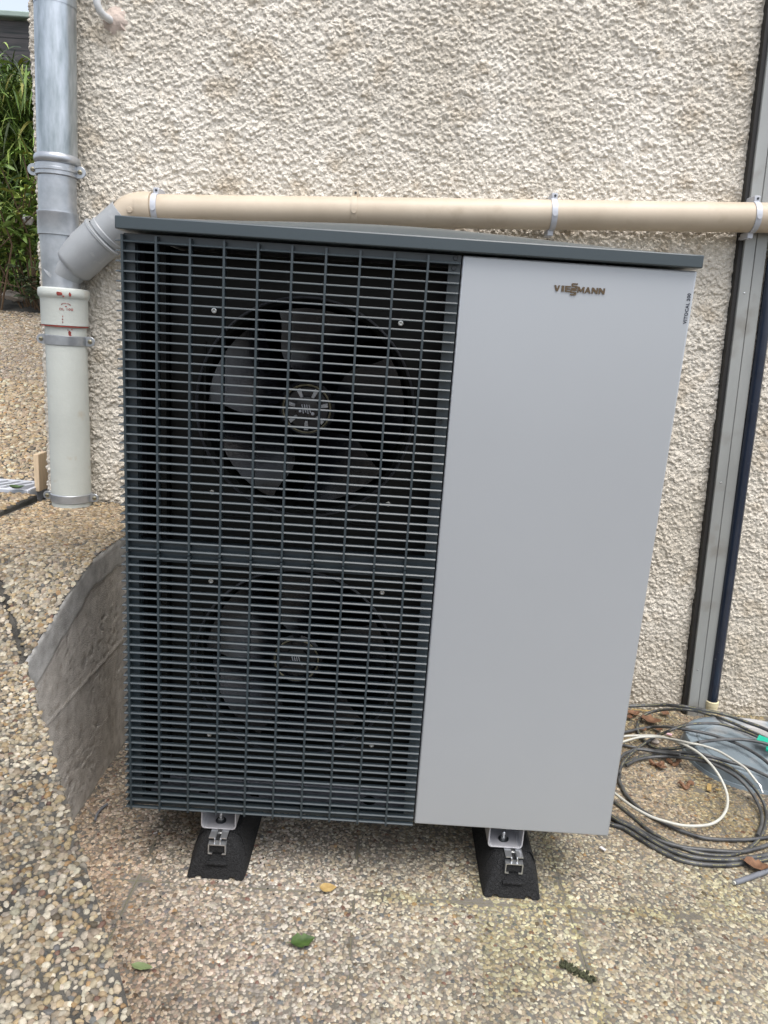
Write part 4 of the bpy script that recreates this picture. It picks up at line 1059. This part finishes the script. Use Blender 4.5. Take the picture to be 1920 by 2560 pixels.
BL = [
    ([(260, 322, .05), (355, 320, .055), (500, 315, .06), (700, 312, .06), (900, 330, .05), (1060, 360, .02), (1250, 400), (1450, 470), (1659, 550), (1900, 680), (2100, 880)], .0058, .012),
    ([(1000, 665), (900, 690), (820, 715), (700, 725), (590, 715), (520, 670), (460, 610), (428, 545), (427, 505), (450, 450), (510, 395, .01), (640, 360, .03), (800, 350, .035), (950, 362, .025), (1100, 400), (1300, 470), (1500, 560), (1659, 640), (1850, 770)], .0052, .004),
    ([(1000, 665), (1080, 652), (1250, 635), (1450, 640), (1659, 680), (1850, 740)], .0052, .02),
    ([(200, 580), (315, 565), (430, 540), (560, 520), (720, 518), (900, 545), (1080, 580), (1250, 630), (1400, 690), (1550, 775), (1659, 860), (1850, 1050)], .0050, .006),
    ([(255, 960), (290, 860), (380, 760), (500, 670), (620, 600), (750, 545), (880, 500), (1020, 485), (1200, 490), (1380, 540), (1500, 585), (1659, 660)], .0046, .014),
    ([(200, 670), (300, 690), (400, 710), (560, 735), (700, 752), (900, 762), (1030, 775), (1180, 815), (1300, 850), (1450, 890), (1659, 985), (1850, 1080)], .0050, .004),
    ([(255, 1000), (262, 935), (285, 880), (340, 845), (450, 800), (560, 782), (700, 782), (850, 790), (1050, 815), (1200, 850), (1350, 930), (1480, 1040), (1590, 1180), (1645, 1330), (1625, 1480), (1560, 1590), (1450, 1680), (1300, 1727), (1100, 1722), (900, 1680), (700, 1590), (520, 1480), (380, 1360), (280, 1280), (200, 1220)], .0050, .0),
    ([(320, 880), (420, 830), (560, 803), (700, 798), (900, 815), (1080, 850), (1250, 920), (1400, 1020), (1520, 1160), (1590, 1310), (1600, 1420), (1560, 1540)], .0048, .008),
    ([(262, 960), (255, 1010), (280, 1080), (340, 1180), (430, 1270), (560, 1360), (700, 1435), (850, 1500), (1050, 1562), (1250, 1580), (1450, 1580), (1659, 1558), (1850, 1510)], .0050, .003),
    ([(120, 1310), (190, 1365), (260, 1410), (380, 1465), (520, 1560), (680, 1650), (850, 1720), (1050, 1760), (1300, 1770), (1500, 1750), (1659, 1720), (1850, 1650)], .0062, .006),
    ([(120, 1400), (180, 1435), (300, 1475), (450, 1572), (620, 1672), (800, 1760), (1000, 1808), (1250, 1820), (1450, 1800), (1659, 1760), (1850, 1690)], .0062, .0),
    ([(160, 1370), (300, 1415), (450, 1492), (640, 1590), (850, 1650), (1050, 1675), (1250, 1690), (1400, 1695), (1530, 1670), (1659, 1630), (1850, 1560)], .0055, .002),
    ([(160, 960), (275, 800), (350, 752), (430, 728), (560, 745), (700, 765), (830, 780)], .0046, .016),
]
for q, (pl, r, lift) in enumerate(BL):
    path_ = cab(pl, r, lift)
    b = MB(); b.tube(path_, r, 10); co_ = b.build('cable_strand', M['cable'], coil, smooth_angle=60)
    if q in (0, 1, 4, 6, 9, 10):                 # dashes of yellow print along the top of the strand
        b = MB(); up = Vector((0, -.75, .66))
        L_ = [Vector(p) for p in path_]
        for k in range(2, len(L_) - 2):
            if random.random() < .45: continue
            for (ta, tb) in ((.08, .38), (.55, .85)):
                a_, c_ = L_[k].lerp(L_[k + 1], ta), L_[k].lerp(L_[k + 1], tb)
                tg = (c_ - a_)
                if tg.length < 1e-5: continue
                tg.normalize(); sd_ = tg.cross(up)
                if sd_.length < .05: continue
                sd_.normalize(); nn = sd_.cross(tg).normalized()
                if nn.z < 0: nn = -nn
                b.add([a_ + nn * (r + .0003) - sd_ * .0005, c_ + nn * (r + .0003) - sd_ * .0007, c_ + nn * (r + .0003) + sd_ * .0007, a_ + nn * (r + .0003) + sd_ * .0007], [(0, 1, 2, 3)])
        po = b.build('cable_print', M['cableprint'], co_); po['kind'] = 'stuff'
wc = thing('white_cable', (1.5, 0.5, 0.0), 'thin white cable looped over the black cable coil', 'cable')
b = MB()
wl = [(200, 620), (310, 605), (450, 600), (620, 605), (760, 640), (880, 690), (1000, 760), (1100, 850), (1180, 950), (1240, 1060), (1275, 1170), (1270, 1280), (1220, 1370), (1130, 1430), (1000, 1450), (850, 1445), (700, 1410), (550, 1360), (400, 1280), (300, 1210), (230, 1155), (130, 1080)]
b.tube(cab(wl, .0040, .022), .0040, 10)
b.build('cable_loop', M['cablewhite'], wc, smooth_angle=60)
b = MB(); b.tube(cab([(200, 690), (300, 655), (400, 625), (480, 612), (600, 614), (750, 632), (900, 665), (1050, 695), (1200, 750), (1350, 840), (1450, 910), (1500, 970), (1555, 1040)], .0036, .030), .0036, 10); b.build('cable_tail', M['cablewhite'], wc, smooth_angle=60)
b = MB(); b.tube(cab([(1553, 1037), (1575, 1062), (1612, 1140)], .0018, .032), .0018, 8); b.tube(cab([(1553, 1037), (1590, 1070), (1600, 1110)], .0014, .034), .0014, 8); b.build('bare_wire', M['zincplate'], wc, smooth_angle=60)
ce = thing('cable_end', (1.6, 0.05, 0.0), 'cut end of a thick grey-black cable lying in front of the coil', 'cable')
b = MB(); b.tube(cab([(1345, 1985), (1500, 1932), (1659, 1870), (1850, 1790)], .0068), .0068, 12); b.build('cable_sheath', M['cablegrey'], ce, smooth_angle=60)
b = MB()
for k in range(26):
    c_ = gz(300 + random.random() * 620, 2060 + random.random() * 260, .0045); b.lathe([(.0008, -.002), (.0022, 0), (.0004, .0022)], c_, (random.gauss(0, 1), random.gauss(0, 1), 1), 5, caps=False)
o = b.build('rubber_crumbs', M['rubber'], None); tag(o, 'black rubber crumbs scattered on the paving round the left foot', 'crumbs', kind='stuff')
p_ = cab([(1333, 1990), (1345, 1985)], .0068); b = MB(); b.tube([p_[0], p_[-1]], .0048, 10); b.build('cable_core', M['cablewhite'], ce, smooth_angle=60)
tp_ = thing('green_tape', (1.9, 0.7, 0.08), 'bright green tape tag wrapped round a cable at the right', 'tape')
ta = [gz(*zq(x_, y_), .075) for x_, y_ in ((1575, 590), (1550, 640), (1640, 668), (1740, 690), (1760, 640), (1660, 625))]
b = MB(); b.add([tuple(p) for p in ta] + [tuple(p + np.array([0, 0, -.006])) for p in ta], [(0, 1, 2, 5), (5, 2, 3, 4), (6, 11, 8, 7), (11, 10, 9, 8), (0, 5, 11, 6), (5, 4, 10, 11), (1, 0, 6, 7), (2, 1, 7, 8), (3, 2, 8, 9), (4, 3, 9, 10)]); b.build('tape_flag', M['tape'], tp_)
tb_ = [gz(*zq(x_, y_), .070) for x_, y_ in ((1645, 700), (1640, 725), (1700, 750), (1740, 710))]
b = MB(); b.add([tuple(p) for p in tb_] + [tuple(p + np.array([0, 0, -.006])) for p in tb_], [(0, 1, 2, 3), (4, 7, 6, 5), (0, 3, 7, 4), (1, 0, 4, 5), (2, 1, 5, 6), (3, 2, 6, 7)]); b.build('tape_wrap', M['tape'], tp_)

# ------------------------------------------------------------------ leaves and litter
def leaf_mesh(L_, W_, fold=0.25, curl=0.3, seed=0, lobes=0.0, n=9):
    r = random.Random(seed); vs_, fs_ = [], []
    for i in range(n):
        t = i / (n - 1); w_ = W_ * (math.sin(math.pi * min(1, t ** 0.8)) ** 0.75) * (1 + lobes * (r.random() - .5)) + 0.0004
        x_ = L_ * (t - .5); zc = curl * L_ * (t - .5) ** 2
        for s_ in (-1, -.5, 0, .5, 1):
            vs_.append((x_, s_ * w_, zc + abs(s_) * w_ * fold + (0.08 * W_ * (r.random() - .5) if s_ else 0)))
    for i in range(n - 1):
        for k in range(4): fs_.append((i * 5 + k, i * 5 + k + 1, (i + 1) * 5 + k + 1, (i + 1) * 5 + k))
    b = MB(); b.add(vs_, fs_)
    b.tube([(-L_ * .5, 0, curl * L_ * .25), (-L_ * .66, L_ * .03, curl * L_ * .30)], L_ * .012, 5)
    return b
def leaf(name, px, py, rz, L_, W_, m, label, cat='leaf', group=None, z=0.005, fold=.25, curl=.3, seed=0, lobes=.2, rx=0, ry=0, pos=None):
    p = gz(px, py, z) if pos is None else pos
    o = link(name, leaf_mesh(L_, W_, fold, curl, seed, lobes).mesh(name, smooth_angle=60), m)
    o.location = p; o.rotation_euler = (rx, ry, rz)
    return tag(o, label, cat, group)
leaf('tan_leaf', 820, 2220, 0.1, .040, .014, M['leaftan'], 'dry tan leaf lying on the paving between the two rubber feet', fold=.15, curl=.25, seed=1, lobes=.1, z=.0085)
leaf('green_leaf', 757, 2356, .35, .052, .017, M['leafgreen'], 'dark green leaf with bent tip in front of the unit', fold=.35, curl=.45, seed=2, lobes=.5, z=.0075)
leaf('pale_leaf', 355, 2417, -.1, .044, .0085, M['leafpale'], 'narrow dull green leaf near the terrace edge', fold=.2, curl=.2, seed=3, lobes=.15, z=.0085)
leaf('drain_leaf', 42, 1222, .4, .05, .018, M['leafgreen'], 'curled green leaf lying on the drain grate', fold=.5, curl=.9, seed=4, z=.668, lobes=.2)
lq = [(390, 402, .3, .050, .018), (555, 475, -.2, .070, .026), (690, 400, .8, .035, .014), (352, 432, 1.2, .030, .012), (615, 545, 2.2, .035, .013), (480, 548, .6, .028, .012), (1545, 1842, -.3, .060, .020), (650, 900, -.5, .035, .012)]
lw = ['rust-brown leaf against the panel edge behind the coil', 'largest curled brown leaf, left of the cable duct foot', 'small faded leaf close to the cable duct foot', 'orange-brown leaf scrap touching the silver panel corner', 'pinkish brown leaf just behind the pink petal', 'small brown leaf under the upper cable loop', 'dark brown leaf beside the cut cable end', 'light brown leaf scrap inside the cable coil']
for q, (x_, y_, rz, L_, W_) in enumerate(lq):
    px_, py_ = zq(x_, y_)
    leaf('dry_leaf', px_, py_, rz, L_, W_, M['leafbrown'], lw[q], 'leaf', 'dry leaves lying round the cable coil', z=.008, fold=.5, curl=.8, seed=20 + q, lobes=.5)
for q, (x_, y_, lab) in enumerate(((605, 865, 'curled brown leaf roll in the coil, left one'), (775, 850, 'crinkled brown leaf roll under the coil, right one'), (890, 1065, 'twisted dry brown leaf in the middle of the coil'))):
    b = MB(); c_ = gz(*zq(x_, y_), .010); pts_ = []
    for k in range(14):
        a = k * .55; pts_.append((c_[0] - .02 + k * .0032, c_[1] + .008 * math.sin(a + q), .010 + .006 * math.cos(a * 1.1)))
    b.tube(pts_, [.004 + .003 * abs(math.sin(k * 1.3 + q)) for k in range(14)], 6)
    o = b.build('rolled_leaf', M['leafbrown'], None, smooth_angle=30); tag(o, lab, 'leaf', 'dry leaves lying round the cable coil')
def chipbox(name, px, py, l, w_, h, rz, m, label, cat, z=0.004):
    b = MB(); b.prism([(-l / 2, -w_ / 2), (l / 2, -w_ / 2 * .8), (l / 2 * .93, w_ / 2), (-l / 2 * .95, w_ / 2 * .85)], 0, h, 2)
    o = link(name, b.mesh(name), m); o.location = gz(px, py, z); o.rotation_euler = (0.06, 0.05, rz); return tag(o, label, cat)
chipbox('wood_chip', *zq(1103, 1092), .040, .013, .004, 1.1, M['leaftan'], 'flat tan wood chip lying inside the cable coil', 'wood chip', .006)
chipbox('wood_splinter', *zq(1190, 1112), .018, .005, .003, .1, M['leaftan'], 'tiny wood splinter right of the tan wood chip', 'wood chip', .006)
chipbox('dark_twig', *zq(1100, 1010), .020, .003, .003, .0, M['stem'], 'short dark twig above the tan wood chip', 'twig', .007)
chipbox('straw', *zq(470, 362), .075, .004, .002, .05, M['leaftan'], 'straw-coloured dry stalk behind the coil', 'stalk', .010)
chipbox('flower_petal', *zq(728, 592), .017, .009, .004, -.4, M['pinkpetal'], 'fallen pink and white petal by the blue-grey lid', 'petal', .008)
chipbox('white_chip', 1507, 2123, .016, .008, .003, -.9, M['petal'], 'white chip on the paving below the panel corner', 'chip', .007)
chipbox('white_scrap', 388, 2083, .010, .003, .002, .7, M['petal'], 'tiny white scrap left of the left rubber foot', 'scrap', .007)
cp = [gz(238, 2050, .007), gz(243, 2035, .009), gz(253, 2022, .009), gz(268, 2010, .007)]
b = MB(); b.tube(spline(cp, 5), .0032, 8); o = b.build('cable_offcut', M['cablegrey'], None, smooth_angle=60); tag(o, 'short bent grey cable offcut at the foot of the retaining wall', 'cable offcut')
b = MB(); c_ = gz(1443, 2430, .003)
for k in range(120):
    t = random.random() * 2 - 1; p = Vector((c_[0] + t * .030 + random.gauss(0, .003), c_[1] - t * .020 + random.gauss(0, .005), .002 + random.random() * .005))
    q_ = .35 + .5 * random.random()
    b.lathe([(.001 * q_, -.004 * q_), (.0045 * q_, -.001), (.003 * q_, .003 * q_), (.0006, .006 * q_)], p, (random.gauss(0, .5), random.gauss(0, .5), 1), 6, caps=False)
o = b.build('moss_clump', M['moss'], None, smooth_angle=60); tag(o, 'dark clump of moss lying on the front right paving', 'moss')
b = MB(); c_ = gz(*zq(590, 655), .006); b.lathe([(.002, -.008), (.014, -.004), (.016, .002), (.011, .007), (.001, .009)], c_, (.1, .1, 1), 10, caps=False); o = b.build('loose_pebble', M['stone'], None, smooth_angle=60); tag(o, 'single tan pebble lying under the cables', 'pebble')

# ------------------------------------------------------------------ wood plank, drain grate
pk = MB(); pk.box(-.670, -.653, .990, 1.06, .645, .775); o = pk.build('wood_plank', M['wood'], None, bevel=.0015); tag(o, 'small upright offcut of pale wood at the wall corner', 'wood')
dg = thing('drain_grate', (-.9, 1.0, .64), 'light grey slotted channel drain grate in front of the path', 'drain grate')
b = MB(); b.box(-2.0, -.665, .932, .945, .60, .662); b.box(-2.0, -.665, 1.068, 1.081, .60, .662); b.box(-.677, -.6651, .9451, 1.0679, .60, .6615); b.build('grate_frame', M['grate'], dg, bevel=.003)
b = MB(); b.box(-2.0, -.60, .928, 1.085, .56, .61); b.build('drain_channel', M['black'], dg)
bar = MB(); bar.prism([(-.030, .9452), (-.012, .9452), (.045, 1.0678), (.027, 1.0678)], .640, .6612, 2)
bme = bar.mesh('grate_bar'); bme.materials.append(M['grate'])
for k in range(24): link('grate_bar', bme, None, dg, Vector((-.72 - k * .042, 0, 0)) - wloc(dg))

# ------------------------------------------------------------------ garden behind: rock, shrubs, bamboo, fence
def blade_cloud(n, cen, spread, L_, W_, seed, pal, droop=0.6, ndir=None):
    """leaf blades as one mesh (4 quads a blade)"""
    r = np.random.default_rng(seed); V, Q, C = [], [], []
    for k in range(n):
        c_ = cen(r)
        a = r.random() * 2 * math.pi; el = r.normal(-.1, .45)
        d_ = np.array([math.cos(a) * math.cos(el), math.sin(a) * math.cos(el), math.sin(el)])
        l = L_ * (.6 + .7 * r.random()); w_ = W_ * (.7 + .6 * r.random())
        sd_ = np.cross(d_, [0, 0, 1.0]); sd_ /= np.linalg.norm(sd_) + 1e-9
        sd_ = sd_ + np.array([0, 0, r.normal(0, .5)]); sd_ /= np.linalg.norm(sd_)
        base = len(V); col = np.array(pal[r.integers(len(pal))]) * (.7 + .6 * r.random())
        for i in range(5):
            t = i / 4; p = c_ + d_ * l * t + np.array([0, 0, -droop * l * t * t]); w2 = w_ * math.sin(math.pi * (0.12 + .86 * t)) * .5
            V += [p - sd_ * w2, p + sd_ * w2]; C += [col, col]
        for i in range(4): Q.append((base + 2 * i, base + 2 * i + 1, base + 2 * i + 3, base + 2 * i + 2))
    return np.array(V), np.array(Q), np.array(C)
def rock(px, py, y, s):
    p = gy(px, py, y); r = random.Random(5); b = MB()
    b.lathe([(s * .5, -s * .4), (s, -.1 * s), (s * .9, s * .3), (s * .45, s * .6), (s * .02, s * .66)], p, (.2, .1, 1), 9, caps=False)
    b.v = [(x + r.gauss(0, s * .08), y_ + r.gauss(0, s * .08), z + r.gauss(0, s * .06)) for x, y_, z in b.v]
    o = b.build('garden_rock', M['stone'], None, smooth_angle=25); tag(o, 'pale rock at the edge of the planting bed', 'rock')
rock(32, 742, 3.05, .055)
GRN = [(.15, .25, .055), (.19, .30, .07), (.10, .17, .04), (.25, .33, .085), (.07, .12, .03)]
YG = [(.29, .39, .085), (.22, .33, .07), (.35, .42, .12), (.15, .25, .05), (.33, .32, .08)]
DKG = [(.03, .055, .015), (.045, .075, .02), (.06, .10, .025)]
def bamboo(bx_, by_, label, seed, h, n):
    t = thing('bamboo_clump', (bx_, by_, 1.35), label, 'bamboo', 'bamboo growing below the dark fence')
    r = random.Random(seed)
    for k in range(7):
        x_, y_ = bx_ + r.gauss(0, .16), by_ + r.gauss(0, .12); lx_ = r.gauss(0, .16)
        b = MB(); b.tube([(x_, y_, 1.28), (x_ + lx_ * .3, y_, 1.28 + h * .5), (x_ + lx_, y_ - .1, 1.28 + h)], [.009, .008, .004], 7); b.build('cane', M['cane'], t, smooth_angle=50)
    def cen(q):
        while True:
            p = np.array([q.normal(0, .30), q.normal(0, .24), q.random() * h])
            if p[0] ** 2 / .45 + p[1] ** 2 / .4 < 1: break
        return p + np.array([bx_, by_, 1.30])
    def split(nm, n_, pal, sd_, L_, W_):
        V, Q, C = blade_cloud(n_, cen, 0, L_, W_, sd_, pal, .7); V = V - np.array(wloc(t))
        o = link(nm, npmesh(nm, V, Q, col=C), M['bamboo'], t); o['kind'] = 'stuff'
    split('foliage', n, GRN + DKG, seed, .19, .013)
    split('foliage', n // 2, YG, seed + 1, .21, .015)
bamboo(-2.02, 3.95, 'arching bamboo behind the shrubs, right by the house corner', 1, 1.52, 4600)
bamboo(-2.75, 4.25, 'arching bamboo further left behind the shrubs', 2, 1.55, 3000)
bamboo(-1.45, 4.9, 'dark bamboo mostly hidden behind the house corner', 3, 1.35, 1000)
def shrub(bx_, by_, bz_, label, seed, h, nst, pal, L_, flower=False):
    t = thing('shrub', (bx_, by_, bz_), label, 'shrub', 'leafy shrubs at the top of the path')
    r = random.Random(seed); me_ = []
    for c_ in pal:
        m_ = leaf_mesh(L_, L_ * .17, .35, -.5, seed, .1, 7).mesh('leaf', smooth_angle=60)
        a = m_.attributes.new('Col', 'FLOAT_COLOR', 'POINT'); a.data.foreach_set('color', np.tile(np.array([*c_, 1], np.float32), len(m_.vertices)))
        m_.materials.append(M['shrub']); me_.append(m_)
    cnt = 0
    for k in range(nst):
        x_, y_ = r.gauss(0, .10), r.gauss(0, .08); hx, hy = x_ + r.gauss(0, .12), y_ + r.gauss(0, .10) - .05; hh = h * (.45 + .55 * r.random())
        b = MB(); b.tube([(bx_ + x_ * .4, by_ + y_ * .4, bz_ - .05), (bx_ + x_, by_ + y_, bz_ + hh * .5), (bx_ + hx, by_ + hy, bz_ + hh)], [.006, .0045, .003], 6); b.build('stem', M['stem'], t, smooth_angle=50)
        for lev in range(3):
            tt = 1 - lev * .28
            px_, py_, pz_ = x_ + (hx - x_) * tt, y_ + (hy - y_) * tt, hh * (.5 + .5 * tt) - lev * .02
            for q in range(6):
                if cnt > 290: break
                a = q * 1.05 + r.random(); el = r.uniform(-.6, .35) * (1 if lev else .6)
                o = link('leaf', me_[r.randrange(len(me_))], None, t, Vector((px_ + math.cos(a) * L_ * .5, py_ + math.sin(a) * L_ * .5, pz_ - math.sin(el) * -L_ * .5)))
                o.rotation_euler = (r.gauss(0, .3), -el, a); cnt += 1
    if flower:
        b = MB(); p = gy(70, 548, by_ - .1)
        for q in range(6): 
            a = q * 1.05; b.lathe([(.003, -.006), (.02, .0), (.012, .014), (.001, .018)], Vector(p) + Vector((math.cos(a) * .014, 0, math.sin(a) * .018)), (math.cos(a), -.4, math.sin(a)), 8, caps=False)
        b.build('blossom', M['petal'], t, smooth_angle=60)
shrub(-1.62, 3.10, 1.30, 'yellow-green rosette shrub with one white blossom', 11, .86, 12, YG + GRN[:2], .085, True)
shrub(-1.84, 3.00, 1.29, 'leggy green shrub at the left frame edge', 12, .62, 11, GRN + YG[:2], .085)
shrub(-1.50, 3.02, 1.28, 'low grey-green bush at the end of the path', 13, .24, 9, [(.07, .10, .05), (.10, .13, .07), (.05, .075, .035)], .055)
fc = thing('slatted_fence', (-2.5, 5.3, 2.0), 'dark timber fence with pale cap rising behind the bamboo', 'fence')
FY = 5.3
zc0 = float(gy(30, 38, FY)[2])
sl = MB(); sl.box(-2.6, 2.6, -.012, .012, -.060, .060); sme = sl.mesh('fence_board'); sme.materials.append(M['fence'])
for k in range(12): 
    o = link('fence_board', sme, None, fc, Vector((-2.4, FY + (.012 if k % 2 else 0), zc0 - .105 - k * .123)) - wloc(fc)); o.rotation_euler = (.12, 0.0, 0)
    if k in (1, 3): pass
for x_ in (-4.2, -2.725, -1.3):
    b = MB(); b.box(x_ - .03, x_ + .03, FY + .040, FY + .10, 1.3, zc0 - .04); b.build('fence_post', M['fence'], fc)
b = MB(); b.box(-5.0, .2, FY - .075, FY + .07, zc0 - .035, zc0 + .012); b.build('fence_cap', M['fencecap'], fc, bevel=.01)
